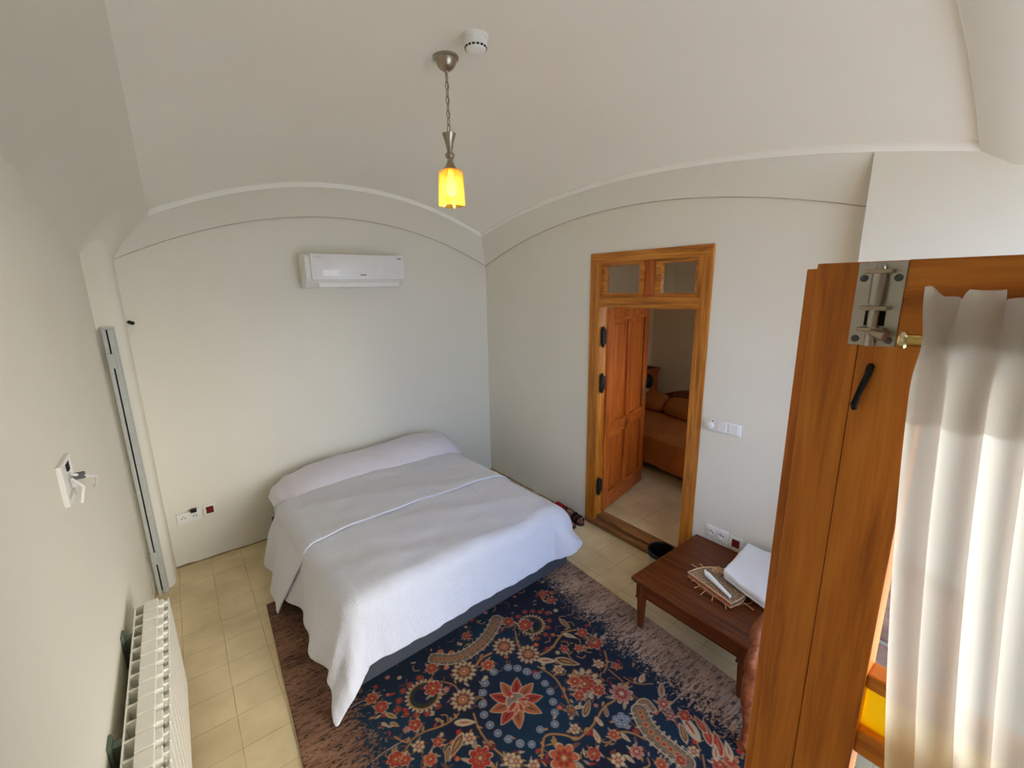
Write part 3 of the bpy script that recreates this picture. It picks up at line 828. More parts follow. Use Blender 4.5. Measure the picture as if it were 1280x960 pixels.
RW, RL, RES = 1.93, 2.95, .004
nu, nv = int(RW/RES)+1, int(RL/RES)+1
U, V = np.meshgrid(np.linspace(0, RW, nu), np.linspace(0, RL, nv))
rng = np.random.default_rng(3)
def lc(c): return np.array(lin(c)[:3])
def vnoise(su, sv):
    a = rng.random((int(RL/sv)+3, int(RW/su)+3))
    x, y = U/su, V/sv; xi, yi = x.astype(int), y.astype(int); fx, fy = x-xi, y-yi
    fx = fx*fx*(3-2*fx); fy = fy*fy*(3-2*fy)
    return (a[yi, xi]*(1-fx)+a[yi, xi+1]*fx)*(1-fy)+(a[yi+1, xi]*(1-fx)+a[yi+1, xi+1]*fx)*fy
NAVY, TEAL, RED, ORG, CRM, GOLD, BRN, TAN, GRY, WHT, DRED, PINK, OLV = map(lc, [(14, 19, 36), (9, 40, 58), (142, 40, 28), (164, 82, 46), (166, 144, 112), (148, 106, 58), (96, 60, 40), (164, 136, 116), (120, 108, 92), (132, 134, 138), (96, 26, 28), (150, 92, 80), (44, 44, 34)])
col = np.empty((nv, nu, 3))
tl = np.clip((vnoise(.35, .35)-.35)*2.2, 0, 1)[..., None]*.75
col[:] = NAVY*(1-tl)+TEAL*tl
col *= (.85+.3*vnoise(.012, .012))[..., None]
def put(mask, c, a=1.0, reg=None):
    s = reg; sub = col[s]; m = (mask*a)[..., None]
    sub[:] = sub*(1-m)+np.asarray(c)*m
def reg(u, v, r):
    i0, i1 = max(0, int((v-r)/RES)), min(nv, int((v+r)/RES)+2); j0, j1 = max(0, int((u-r)/RES)), min(nu, int((u+r)/RES)+2)
    return (slice(i0, i1), slice(j0, j1))
def aa(d): return np.clip(.5-d/RES, 0, 1)          # signed distance -> coverage
def disk(u, v, r, c, a=1.0):
    s = reg(u, v, r+.01)
    if U[s].size: put(aa(np.hypot(U[s]-u, V[s]-v)-r), c, a, s)
def petals(u, v, r, n, c, rot=0, inner=.35, k=.32):
    s = reg(u, v, r+.01)
    if not U[s].size: return
    d = np.hypot(U[s]-u, V[s]-v); t = np.arctan2(V[s]-v, U[s]-u)+rot
    R = r*(1-k+k*np.abs(np.cos(n*t/2))**.7)
    put(aa(d-R), c, 1, s)
def seg(pts, w, c, a=1.0, taper=False):
    pts = np.array(pts)
    for _ in range(2):                                # smooth the line
        q = [pts[0]]
        for p0, p1 in zip(pts, pts[1:]): q += [p0*.75+p1*.25, p0*.25+p1*.75]
        pts = np.array(q+[pts[-1]])
    lo, hi = pts.min(0)-w-.01, pts.max(0)+w+.01
    s = (slice(max(0, int(lo[1]/RES)), min(nv, int(hi[1]/RES)+2)), slice(max(0, int(lo[0]/RES)), min(nu, int(hi[0]/RES)+2)))
    if not U[s].size: return pts
    D = np.full(U[s].shape, 9.)
    for p0, p1 in zip(pts, pts[1:]):
        e = p1-p0; L2 = max(e@e, 1e-9)
        t = np.clip(((U[s]-p0[0])*e[0]+(V[s]-p0[1])*e[1])/L2, 0, 1)
        D = np.minimum(D, np.hypot(U[s]-p0[0]-t*e[0], V[s]-p0[1]-t*e[1]))
    put(aa(D-w/2), c, a, s); return pts
def leafshape(u, v, r, ang, c, w=.34):
    s = reg(u, v, r+.01)
    if not U[s].size: return
    x = ((U[s]-u)*math.cos(ang)+(V[s]-v)*math.sin(ang))/r; y = (-(U[s]-u)*math.sin(ang)+(V[s]-v)*math.cos(ang))/r
    wd = w*np.clip(1-x*x, 0, 1)**.8*(1-.35*x)
    put(aa((np.abs(y)-wd)*r)*(np.abs(x) < 1), c, 1, s)
PAL = [(RED, CRM, ORG, GOLD), (ORG*.8+RED*.2, CRM, RED, GOLD), (CRM, GOLD, RED, ORG), (PINK, CRM, RED, CRM), (PINK, GRY, DRED, CRM), (BRN, CRM, GOLD, RED), (GRY, CRM, RED, ORG), (GOLD, GOLD, BRN, CRM)]
def draw(it):
    k = it[0]
    if k in 'FDSOLPC': it = (k, it[1], it[2], it[3]*{'S': .85, 'P': 1.22, 'C': 1.0}.get(k, 1.06))+tuple(it[4:])
    if k == 'B':
        seg(it[1], it[2]*.85, BRN); seg(it[1], it[2]*.5, GOLD)
        for p in it[1][1:-1]: leafshape(p[0]+.012, p[1]-.012, .016, (p[0]*37) % 6.28, GOLD)
    elif k == 'Q':
        pts = seg(it[1], it[2]*2+.012, CRM)
        seg(it[1], it[2]*2, OLV); seg(it[1], it[2]*1.75, BRN*.55+GRY*.45)
        for i in range(1, len(pts)-1, 2):
            p = pts[i]; disk(p[0], p[1], it[2]*.42, GOLD); disk(p[0], p[1], it[2]*.22, RED)
            d = pts[i+1]-pts[i-1]; d = d/np.hypot(*d); n = np.array([-d[1], d[0]])
            for q in (-1, 1): leafshape(p[0]+n[0]*q*it[2]*1.15, p[1]+n[1]*q*it[2]*1.15, it[2]*.45, math.atan2(n[1], n[0]), CRM*.8)
    elif k == 'C':
        _, u, v, r = it; disk(u, v, r, WHT); disk(u, v, r*.78, NAVY)
        for i in range(5): disk(u+r*.42*math.cos(i*1.257), v+r*.42*math.sin(i*1.257), r*.22, WHT)
        disk(u, v, r*.2, WHT)
    elif k == 'S':
        _, u, v, r = it; petals(u, v, r, 4, BRN, .785, k=.15); petals(u, v, r*.82, 4, DRED*.6+RED*.4, .785, k=.25); disk(u, v, r*.3, ORG*.8)
    elif k == 'O':
        _, u, v, r = it; petals(u, v, r, 24, CRM*.8, k=.28); disk(u, v, r*.82, GOLD*.8); disk(u, v, r*.74, OLV*.7); disk(u, v, r*.5, NAVY)
    elif k == 'D':
        _, u, v, r = it; petals(u, v, r*1.06, 13, BRN, k=.35); petals(u, v, r*.96, 13, CRM*.85, k=.4); petals(u, v, r*.66, 9, BRN*.8+RED*.2, k=.3); disk(u, v, r*.34, GOLD); petals(u, v, r*.22, 5, RED); disk(u, v, r*.1, CRM)
    elif k == 'F':
        _, u, v, r, c, n = it; p = PAL[c]; rot = u*13+v*7; r *= .88; n += 1
        for i in range(5):
            a = rot*3+i*1.2566; leafshape(u+math.cos(a)*r*1.12, v+math.sin(a)*r*1.12, r*.40, a+.35, [GOLD*.9, BRN, CRM*.7, GRY, DRED][(i+int(u*50)) % 5], .36)
        petals(u, v, r, n, p[1], rot, k=.42); petals(u, v, r*.91, n, p[0], rot, k=.42)
        petals(u, v, r*.6, n, p[0]*.6, rot+PI/n, k=.45); petals(u, v, r*.5, n, p[2]*.85, rot+PI/n, k=.45); petals(u, v, r*.34, n, p[0]*.7, rot, k=.4); disk(u, v, r*.18, p[3]); disk(u, v, r*.09, CRM)
    elif k == 'L':
        _, u, v, r, a, c = it; p = PAL[c]
        leafshape(u, v, r, a, CRM); leafshape(u, v, r*.86, a, p[0], .30); leafshape(u, v, r*.55, a, p[2], .14)
    elif k == 'P':
        _, u, v, r = it
        for i in range(9):
            a = -PI/2+(i-4)*.66; cu, cv = u+math.cos(a)*r*.62, v+math.sin(a)*r*.62
            leafshape(cu, cv, r*.46, a, CRM, .48); leafshape(cu, cv, r*.42, a, RED if i % 2 else ORG*.8, .45); leafshape(cu, cv, r*.25, a, DRED if i % 2 else BRN, .22)
        disk(u, v, r*.40, CRM); disk(u, v, r*.36, GRY*.7+BRN*.3)
        for i in range(5):
            a = PI/2+(i-2)*.62; leafshape(u+math.cos(a)*r*.26, v+math.sin(a)*r*.26, r*.28, a, CRM, .42); leafshape(u+math.cos(a)*r*.26, v+math.sin(a)*r*.26, r*.24, a, ORG if i % 2 else RED, .36)
        leafshape(u, v-r*.34, r*.22, PI/2, RED, .4); disk(u, v-r*.28, r*.06, CRM)
# small filler leaves and buds first, motifs above them
fr = random.Random(5)
for i in range(900):
    u, v = fr.uniform(.30, 1.62), fr.uniform(.2, 2.8)
    t = fr.random()
    if math.hypot(u-.93, v-1.547) < .19: continue
    if t < .45: leafshape(u, v, fr.uniform(.008, .019), fr.uniform(0, 6.28), [GOLD, BRN, CRM*.8, GRY, RED][fr.randrange(5)])
    elif t < .75: a = fr.uniform(0, 6.28); seg([(u, v), (u+.03*math.cos(a), v+.03*math.sin(a)), (u+.05*math.cos(a+.8), v+.05*math.sin(a+.8))], .005, [GOLD, BRN][fr.randrange(2)])
    else: petals(u, v, fr.uniform(.010, .018), 5, [RED, ORG, CRM*.85, PINK][fr.randrange(4)], u*9)
for it in RUG: draw(it)
for it in RUG:                                        # the pattern repeats about the middle further along
    if it[0] in 'FDSL' and len(it) > 3 and it[2] < 1.5:
        u, v = it[1], 3.1-it[2]
        if v > 2.05: draw((it[0], u, v)+tuple(it[3:]))
# worn tan side borders, eating into the navy field
edge = np.minimum(U, RW-U)
wob = (vnoise(.16, .13)-.5)*.12+(vnoise(.02, .008)-.5)*.10+(vnoise(.009, .005)-.5)*.16
bm_ = np.clip((.31-edge+wob)/.05, 0, 1)
st = vnoise(.030, .006)*.55+vnoise(.010, .004)*.45
dark = np.clip((st-.62+.45*(edge-.12))/.10, 0, 1)[..., None]
tone = vnoise(.25, .12)[..., None]
bc = (TAN*(.72+.5*tone)+(BRN-TAN)*np.clip((vnoise(.05, .008)[..., None]-.45)*1.6, 0, 1)*.75)
bc = bc*(1-dark*.85)+(NAVY*.8+OLV*.4)*dark*.85
lf_ = np.clip((.55-U)/.3, 0, 1)[..., None]; bc = bc*(1-lf_*np.array([.38, .52, .60]))
col = col*(1-bm_[..., None])+bc*bm_[..., None]
lines = ((np.abs((V+.004*np.sin(U*9)) % .31-.155) < .003) & (edge < .42) & (vnoise(.12, .3) > .45))[..., None]*.5
col = col*(1-lines)+TAN*1.1*lines
col *= (.9+.2*vnoise(.008, .008))[..., None]
RO = Vector((-2.455, -.89, 0)); EU = (.9991, -.042); EV = (-.042, -.9991)
me = bpy.data.meshes.new('rug')
co = np.zeros((nv, nu, 3)); mid = (RW/2, RL/2)
co[..., 0] = (U-mid[0])*EU[0]+(V-mid[1])*EV[0]; co[..., 1] = (U-mid[0])*EU[1]+(V-mid[1])*EV[1]; co[..., 2] = .011
NT = nu*nv
ring = list(range(nu))+[j*nu+nu-1 for j in range(1, nv)]+[(nv-1)*nu+i for i in range(nu-2, -1, -1)]+[j*nu for j in range(nv-2, 0, -1)]
flat = co.reshape(-1, 3); low = flat[ring].copy(); low[:, 2] = .0005
allv = np.vstack([flat, low]); nR = len(ring)
idx = np.arange(NT).reshape(nv, nu)
q = np.stack([idx[:-1, :-1], idx[1:, :-1], idx[1:, 1:], idx[:-1, 1:]], -1).reshape(-1, 4)
ra = np.array(ring); rb = NT+np.arange(nR)
side = np.stack([ra, np.roll(ra, -1), np.roll(rb, -1), rb], -1)
faces = np.vstack([q, side])
me.vertices.add(len(allv)); me.vertices.foreach_set('co', allv.ravel().astype(np.float32))
me.loops.add(faces.size); me.loops.foreach_set('vertex_index', faces.ravel().astype(np.int32))
me.polygons.add(len(faces)); me.polygons.foreach_set('loop_start', (np.arange(len(faces))*4).astype(np.int32))
me.update(calc_edges=True); me.validate()
ca = me.attributes.new('weave', 'FLOAT_COLOR', 'POINT')
cc = np.ones((len(allv), 4), np.float32); cc[:NT, :3] = np.clip(col.reshape(-1, 3), 0, 1); cc[NT:, :3] = lc((70, 52, 42)); ca.data.foreach_set('color', cc.ravel())
m, nt, b = nodes('rug_pile'); at = N(nt, 'ShaderNodeAttribute'); at.attribute_name = 'weave'
nt.links.new(at.outputs['Color'], b.inputs['Base Color']); b.inputs['Roughness'].default_value = .95; b.inputs['Specular IOR Level'].default_value = .1; b.inputs['Sheen Weight'].default_value = .1
nz = N(nt, 'ShaderNodeTexNoise'); nz.inputs['Scale'].default_value = 260; tc = N(nt, 'ShaderNodeTexCoord'); nt.links.new(tc.outputs['Object'], nz.inputs['Vector'])
bp = N(nt, 'ShaderNodeBump'); bp.inputs['Strength'].default_value = .3; bp.inputs['Distance'].default_value = .004; nt.links.new(nz.outputs['Fac'], bp.inputs['Height']); nt.links.new(bp.outputs['Normal'], b.inputs['Normal'])
me.materials.append(m)
rug = bpy.data.objects.new('rug', me); C.objects.link(rug)
rug.location = (RO.x+mid[0]*EU[0]+mid[1]*EV[0], RO.y+mid[0]*EU[1]+mid[1]*EV[1], 0)
tag(rug, 'navy floral machine-woven rug with worn tan borders under the bed foot', 'rug')
# ------------------------------------------------------------------ low table and what lies on it
tb = thing('coffee_table', 'low dark mahogany table with tapered legs against the right wall', 'table', (-.375, -2.86, 0))
TA, TB, TC, TD = -.738, -.128, -2.508, -3.215      # x0 x1 y0 y1 (right side stops short of the pier)
TB = -.012; TD = -3.205
g = G(); g.box(TA, TB, TD, TC, .332, .355, .007); g.box(TA+.012, TB-.005, TD+.012, TC-.012, .318, .334, .004); obj('table_top', g, M_maho, tb)
g = G(); g.box(TB-.05, TB-.03, TD+.06, TC-.06, .235, .32); obj('apron', g, M_maho, tb)
g = G()
g.box(TA+.035, TA+.055, TD+.06, TC-.06, .235, .32)
g.box(TA+.029, TA+.05, TD+.06, TC-.06, .252, .264, .003); g.box(TA+.029, TA+.05, TD+.06, TC-.06, .236, .244, .002)
obj('apron', g, M_maho, tb)
for y in (TC-.055, TD+.035):
    g = G(); g.box(TA+.06, TB-.06, y, y+.02, .235, .32); obj('apron', g, M_maho_x, tb)
M_maho_z = wood('mahogany_upright', (66, 30, 10), (96, 46, 16), (114, 62, 26), 'z', rough=.42, spec=.25, coat=.08)
for x in (TA+.05, TB-.045):
    for y in (TC-.05, TD+.05):
        g = G(); g.box(x-.026, x+.026, y-.026, y+.026, .225, .32, .003); g.box(x-.029, x+.029, y-.029, y+.029, .214, .226, .003)
        g.lathe([(.016*1.2, .0122 if x < -.5 else .0005), (.0235*1.2, .214)], (x, y, 0), 4)
        obj('leg', g, M_maho_z, tb)
ZT = .355
# inlaid tray: one straight side, a curved back, standing on a wicker mat
tx = thing('inlaid_tray', 'small inlaid tray with curved back edge on the low table', 'tray', (-.44, -2.87, ZT))
A0, A1 = Vector((-.492, -2.727)), Vector((-.556, -3.012)); dA = (A1-A0).normalized(); nA = Vector((-dA.y, dA.x))
if nA.x < 0: nA = -nA
L = (A1-A0).length
def TP(s, t): p = A0+dA*s+nA*t; return (p.x, p.y)
outl = [(0, 0), (L, 0)] + [(L*.5*(1+math.cos(PI*k/18)), .05+.185*math.sin(PI*k/18)) for k in range(0, 19)]
def plane_prism(g, pts, z0, z1):
    b = bmesh.new(); lo = [b.verts.new((*TP(*p), z0)) for p in pts]; hi = [b.verts.new((*TP(*p), z1)) for p in pts]; n = len(pts)
    b.faces.new(lo[::-1]); b.faces.new(hi)
    for i in range(n): b.faces.new((lo[i], lo[(i+1) % n], hi[(i+1) % n], hi[i]))
    bmesh.ops.recalc_face_normals(b, faces=b.faces); g.merge(b)
def inlay_mat():
    m, nt, b = nodes('inlaid_marquetry'); tc = N(nt, 'ShaderNodeTexCoord')
    vo = N(nt, 'ShaderNodeTexVoronoi'); vo.inputs['Scale'].default_value = 95; nt.links.new(tc.outputs['Object'], vo.inputs['Vector'])
    cr = N(nt, 'ShaderNodeValToRGB'); e = cr.color_ramp.elements; e[0].position = .2; e[0].color = lin((176, 148, 116)); e[1].position = .6; e[1].color = lin((122, 92, 68))
    nt.links.new(vo.outputs['Distance'], cr.inputs['Fac']); nt.links.new(cr.outputs[0], b.inputs['Base Color']); b.inputs['Roughness'].default_value = .35; return m
M_inlay = inlay_mat(); M_rimw = mat('pale_bone_edging', (214, 176, 132), .4, 0, .15, 60)
g = G(); plane_prism(g, outl, ZT+.0075, ZT+.0365); obj('tray_base', g, M_inlay, tx)
g = G(); g.tube([(*TP(*p), ZT+.038) for p in outl], .0036, 6, True); g.tube([(*TP(*p), ZT+.0105) for p in outl], .003, 6, True); obj('edging', g, M_rimw, tx, smooth=True)
g = G(); M_medal = mat('red_inlay', (206, 104, 72), .4, 0, .2, 60)
for i in range(8):
    s = .03+i*(L-.05)/7; p = A0+dA*s-nA*.0006
    Rm = Matrix.Translation((p.x, p.y, ZT+.0225)) @ Matrix.Rotation(math.atan2(dA.y, dA.x), 4, 'Z') @ Matrix.Rotation(PI/2, 4, 'X')
    g.lathe([(.0105, -.0008), (.0105, .0012)], (0, 0, 0), 8, Rm)
obj('side_inlay', g, M_medal, tx)
for s in (.012, L-.012):
    g = G(); g.lathe([(.006, 0), (.007, .008)], (*TP(s, .012), ZT), 10); obj('foot', g, M_rimw, tx)
# ragged wicker mat under the tray
wm = thing('wicker_mat', 'oval wicker mat with loose twig ends under the inlaid tray', 'mat', (-.40, -2.90, ZT))
g = G(); MCX, MCY = -.40, -2.895
for k in range(3):
    rx, ry = .13-.03*k, .165-.04*k
    g.tube([(MCX+rx*math.cos(2*PI*i/40), MCY+ry*math.sin(2*PI*i/40), ZT+.0022) for i in range(40)], .0022, 6, True)
obj('woven_rim', g, M_wicker, wm, smooth=True)
rr = random.Random(11)
for i in range(22):
    a = 2*PI*i/22+rr.uniform(-.12, .12); k = rr.uniform(.98, 1.28)
    c0 = (MCX+.12*math.cos(a), MCY+.15*math.sin(a), ZT+.003); c1 = (MCX+.155*k*math.cos(a+.08), MCY+.172*k*math.sin(a+.08), ZT+rr.uniform(.003, .006))
    if c1[1] < TD+.02 or c1[0] < TA+.03: continue
    g = G(); g.tube([c0, tuple((p+q)/2 for p, q in zip(c0, c1)), c1], [.002, .002, .0026], 6); obj('twig_end', g, M_rimw, wm, smooth=True)
g = G()
for i in range(7):
    r_ = .016; g.tube([(-.36+.012*math.cos(i*2.2)+r_*math.cos(2*PI*j/14+i), -2.835+.012*math.sin(i*2.2)+r_*math.sin(2*PI*j/14+i), ZT+.043+.004*math.sin(2*PI*j/7+i)+.001*i) for j in range(14)], .0022, 6, True)
tag(obj('wicker_curl', g, M_rimw, smooth=True), 'coiled curl of cane lying on the tray beside the towel', 'cane curl')
# paper roll on the tray
ps, pe = Vector((*TP(.08, .065), ZT+.053)), Vector((*TP(.262, .03), ZT+.0465))
g = G(); d = (pe-ps)
g.tube([ps, ps+d*.05, ps+d*.5, pe], [.016, .0155, .012, .0085], 16); g.tube([ps-d*.02, ps-d*.13+Vector((0, 0, .012))], [.015, .004], 12)
tag(obj('paper_roll', g, M_paper, smooth=True), 'white rolled paper wrapper lying on the inlaid tray', 'paper roll')
# towel: thick folded white towel at the back of the table, leaning on the pier
tw = [(-.405, -2.885), (-.06, -2.862), (-.03, -3.18), (-.49, -3.155)]
def towel(u, v, top=True):
    x = (tw[0][0]*(1-u)+tw[1][0]*u)*(1-v)+(tw[3][0]*(1-u)+tw[2][0]*u)*v
    y = (tw[0][1]*(1-u)+tw[1][1]*u)*(1-v)+(tw[3][1]*(1-u)+tw[2][1]*u)*v
    return x, y
def layer(z0, z1, inset, sx):
    g = G(); b = bmesh.new(); bmesh.ops.create_cube(b, size=1.0)
    bmesh.ops.transform(b, matrix=Matrix.Diagonal((.37, .30, z1-z0, 1)), verts=b.verts)
    bmesh.ops.bevel(b, geom=list(b.edges), offset=.013, segments=4, profile=.5, affect='EDGES')
    bmesh.ops.subdivide_edges(b, edges=[e for e in b.edges if e.calc_length() > .1], cuts=9, use_grid_fill=True)
    for v_ in b.verts:
        u, v = .5+(v_.co.x/.37)*(1-inset), .5+(v_.co.y/.30)*(1-inset)
        x, y = towel(u, v); k = (v_.co.z+(z1-z0)/2)/(z1-z0)
        v_.co = (x, y, z0+(z1-z0)*k+u*sx+k*.004*noise1(u*2.2+v*1.7, 2)-.006*k*max(0, 1-u*4)*max(0, v))
    g.merge(b); return g
to = thing('folded_towel', 'thick folded white towel on the low table against the wall', 'towel', (-.24, -3.02, ZT))
obj('lower_fold', layer(ZT+.043, ZT+.070, .03, .0), M_linen, to, smooth=True, angle=70)
obj('upper_fold', layer(ZT+.068, ZT+.104, .0, .02), M_linen, to, smooth=True, angle=70)

# ------------------------------------------------------------------ waste bin, slippers, sandals
bn = thing('waste_bin', 'small round waste bin with black liner between door and low table', 'bin', (-.212, -2.375, 0))
g = G(); g.lathe([(.070, 0.001), (.072, .004), (.092, .235), (.096, .240), (.092, .240), (.088, .232), (.069, .008), (.01, .008)], (-.212, -2.375, 0), 32, caps=False); obj('bin_body', g, mat('pale_metal_mesh', (190, 184, 172), .4, .5, .25, 90), bn, smooth=True)
g = G(); g.lathe([(.094, .243), (.0945, .215), (.0965, .215), (.0975, .243), (.094, .248), (.086, .243), (.078, .15), (.062, .05), (.01, .045)], (-.212, -2.375, 0), 32, caps=False); obj('bin_liner', g, M_black, bn, smooth=True)
def sole(g, M, L, W, z0, z1):
    b = bmesh.new(); pts = []
    for i in range(28):
        t = 2*PI*i/28; x = .5*L*math.cos(t); w = W*.5*(1-.12*math.cos(t)*-1 if x > 0 else .80); y = w*math.sin(t)*(1-.12*math.cos(2*t)*-1)
        pts.append((x, y))
    lo = [b.verts.new((x, y, z0)) for x, y in pts]; hi = [b.verts.new((x, y, z1)) for x, y in pts]; n = 28
    b.faces.new(lo[::-1]); b.faces.new(hi)
    for i in range(n): b.faces.new((lo[i], lo[(i+1) % n], hi[(i+1) % n], hi[i]))
    bmesh.ops.transform(b, matrix=M, verts=b.verts); g.merge(b)
def strap(g, M, x0, x1, w, h, zb, n=18):
    b = bmesh.new(); rows = []
    for k in range(5):
        x = x0+(x1-x0)*k/4; row = []
        hh = h*(1-.25*k/4) if x1 > x0 else h
        for i in range(n+1):
            a = PI*i/n; row.append(b.verts.new((x, w*.5*math.cos(a), zb+hh*math.sin(a)**.7)))
        rows.append(row)
    for p, q in zip(rows, rows[1:]):
        for i in range(n): b.faces.new((p[i], p[i+1], q[i+1], q[i]))
    ge = bmesh.ops.solidify(b, geom=list(b.faces), thickness=.005)
    bmesh.ops.recalc_face_normals(b, faces=b.faces)
    bmesh.ops.transform(b, matrix=M, verts=b.verts); g.merge(b)
def slipper(x, y, rot, label):
    M = Matrix.Translation((x, y, 0)) @ Matrix.Rotation(rot, 4, 'Z')
    t = thing('slipper', label, 'slipper', (x, y, 0))
    g = G(); sole(g, M, .25, .095, .001, .022); obj('sole', g, M_black, t, smooth=True)
    g = G(); sole(g, M, .24, .085, .0215, .027); obj('insole', g, M_slip, t, smooth=True)
    g = G(); strap(g, M, .0, .105, .092, .055, .016); obj('upper', g, M_slip, t, smooth=True)
slipper(-.066, -1.165, -PI/2+.05, 'red slipper with black sole on floor between bed and right wall')
def sandal(x, y, rot, label):
    M = Matrix.Translation((x, y, 0)) @ Matrix.Rotation(rot, 4, 'Z')
    t = thing('sandal', label, 'sandal', (x, y, 0), 'pair of dark sandals by the door frame')
    g = G(); sole(g, M, .24, .09, .001, .024); obj('sole', g, M_sand, t, smooth=True)
    g = G(); sole(g, M, .225, .078, .0235, .028); obj('insole', g, M_insole, t, smooth=True)
    for a, b_ in ((-.0, .035), (.06, .085)):
        g = G(); strap(g, M, a, b_, .088, .062, .016); obj('strap', g, M_sand, t, smooth=True)
    g = G(); pts = [M @ Vector((-.02-.09*math.sin(PI*i/14), .043*math.cos(PI*i/14), .03+.035*math.sin(PI*i/14))) for i in range(15)]
    g.tube(pts, .0045, 8); obj('heel_strap', g, M_sand, t, smooth=True)
sandal(-.085, -1.415, -PI/2-.15, 'dark brown sandal with tan insole right beside the door frame')
sandal(-.195, -1.40, -PI/2+.1, 'dark brown sandal with tan insole nearer the duvet corner')

# ------------------------------------------------------------------ next room: day bed, cushions, black bag
DR = Matrix.Translation((1.17, -1.46, .075)) @ Matrix.Rotation(math.radians(-8), 4, 'Z')
db = thing('day_bed', 'wooden day bed with brown cover seen through the open door', 'bed', (1.6, -1.3, .075))
for y in (-.95, 1.10):
    for x in (.06, .86):
        g = G(DR); g.box(x-.03, x+.03, y-.03, y+.03, 0.001, .12, .004); obj('leg', g, M_chair, db)
g = G(DR); g.box(.03, .92, -1.0, 1.16, .10, .24, .01); obj('bed_frame', g, M_maho, db)
g = G(DR)
def spr(u, v):
    # cover: hangs in front, runs over the seat to the back
    y = -1.03+2.20*u
    P_ = [(-.012, .085), (-.004, .2), (.0, .31), (.02, .365), (.09, .385), (.4, .395), (.75, .40), (.92, .40)]
    t = v*(len(P_)-1); i = min(int(t), len(P_)-2); k = t-i
    x = P_[i][0]*(1-k)+P_[i+1][0]*k; z = P_[i][1]*(1-k)+P_[i+1][1]*k
    if v < .45: x += .010*math.sin(y*21)*(1-v/.45)
    if v < .05: z += .004*math.sin(y*9)
    return (x, y, z)
g.grid(spr, 60, 42); sp = obj('cover', g, M_spread, db, smooth=True); so = sp.modifiers.new('t', 'SOLIDIFY'); so.thickness = .012
g = G(DR)
def hb(y): return .50+.20*math.exp(-((y+.0)/.45)**2)
pts = [(-1.0+2*i/30, hb(-.1+(-1.0+2*i/30)-.35)) for i in range(31)]
g.prism([(-1.0, .1)]+pts+[(1.0+.12, .46), (1.12, .1)], .05, Matrix(((0, 1, 0, .95), (1, 0, 0, 0), (0, 0, 1, 0), (0, 0, 0, 1))), .006); obj('headboard', g, M_chair, db, smooth=True)
def cushion(y0, y1, label):
    g = G(DR)
    def f(u, v):
        a = 2*PI*v; y = y0+(y1-y0)*u; e = math.sin(PI*min(.999, max(.001, u)))**.14
        return (.76+.10*math.cos(a)*e-.10*(.5-.5*math.sin(a))*0+.04*math.sin(a), y, .402+.12+.12*math.sin(a)*e)
    g.grid(f, 24, 24); bmesh.ops.remove_doubles(g.bm, verts=g.bm.verts, dist=.001); bmesh.ops.recalc_face_normals(g.bm, faces=g.bm.faces)
    tag(obj('cushion', g, M_spread, smooth=True, angle=80), label, 'cushion', 'brown back cushions on the day bed')
cushion(-.02, .63, 'brown back cushion on the day bed, the right one through the doorway')
cushion(.645, 1.12, 'brown back cushion on the day bed, half hidden by the door leaf')
g = G(); g.box(2.30, 2.55, -.44, -.215, .076, .93, .008); g.box(2.28, 2.57, -.455, -.21, .90, .93, .006); ns = tag(obj('wooden_cabinet', g, M_leafred), 'narrow wooden cabinet beyond the day bed in the next room', 'cabinet')
g = G()
g.lathe([(.01, 0), (.07, .006), (.105, .04), (.12, .09), (.115, .14), (.09, .18), (.05, .2), (.01, .205)], (2.08, -.535, .722), 24, Matrix.Rotation(.15, 4, 'Y')); tag(obj('black_bag', g, M_black, smooth=True), 'black round bag resting on the day bed beside the cabinet', 'bag')

# ------------------------------------------------------------------ armchair behind the glazed door leaf
ch = thing('armchair', 'carved wooden armchair with pinkish-brown upholstery behind the glazed door', 'chair', (-.55, -3.56, 0))
T_ = Matrix.Translation((.045, 0, 0))
for s, y in ((1, -3.285), (-1, -3.835)):
    g = G(T_); g.tube([(-.42, y, .60), (-.60, y, .615), (-.80, y, .625), (-.92, y, .628), (-.975, y, .612), (-.985, y, .585), (-.965, y, .565), (-.94, y, .568)], [.020, .022, .025, .030, .030, .026, .020, .016], 12)
    arm = obj('arm', g, M_chair, ch, smooth=True, angle=70)
    g = G(T_); g.tube([(-.925, y, .60), (-.955, y, .55), (-1.0, y, .50), (-1.0, y, .45), (-.96, y, .41), (-.93, y, .37)], [.022, .020, .024, .027, .024, .024], 12); obj('arm_post', g, M_chair, arm, smooth=True, angle=70)
    g = G(T_); g.tube([(-.93, y, .42), (-.975, y, .36), (-.985, y, .26), (-.955, y, .13), (-.965, y, .04), (-1.0, y, .034)], [.030, .036, .028, .020, .018, .022], 12); obj('leg', g, M_chair, ch, smooth=True, angle=70)
    g = G(T_); g.tube([(-.40, y+s*-.03, .0), (-.42, y+s*-.03, .2), (-.41, y+s*-.03, .42), (-.37, y+s*-.03, .62), (-.34, y+s*-.03, .80)], [.018, .022, .024, .022, .018], 10); obj('leg', g, M_chair, ch, smooth=True, angle=70)
g = G(T_); g.box(-.955, -.40, -3.82, -3.30, .34, .40, .012); obj('seat_frame', g, M_chair, ch)
g = G(T_); g.box(-.95, -.42, -3.805, -3.315, .39, .475, .035, 4); obj('seat', g, M_brownfab, ch, smooth=True)
BK = T_ @ Matrix.Translation((-.40, 0, .47)) @ Matrix.Rotation(math.radians(9), 4, 'Y')
g = G(BK); g.box(-.035, .02, -3.79, -3.33, .0, .32, .025, 4); obj('backrest', g, M_brownfab, ch, smooth=True)
g = G(BK); g.tube([(-.005, -3.81, .30), (-.005, -3.70, .345), (-.005, -3.56, .37), (-.005, -3.42, .345), (-.005, -3.31, .30)], [.018, .022, .028, .022, .018], 10); obj('crest_rail', g, M_chair, ch, smooth=True)

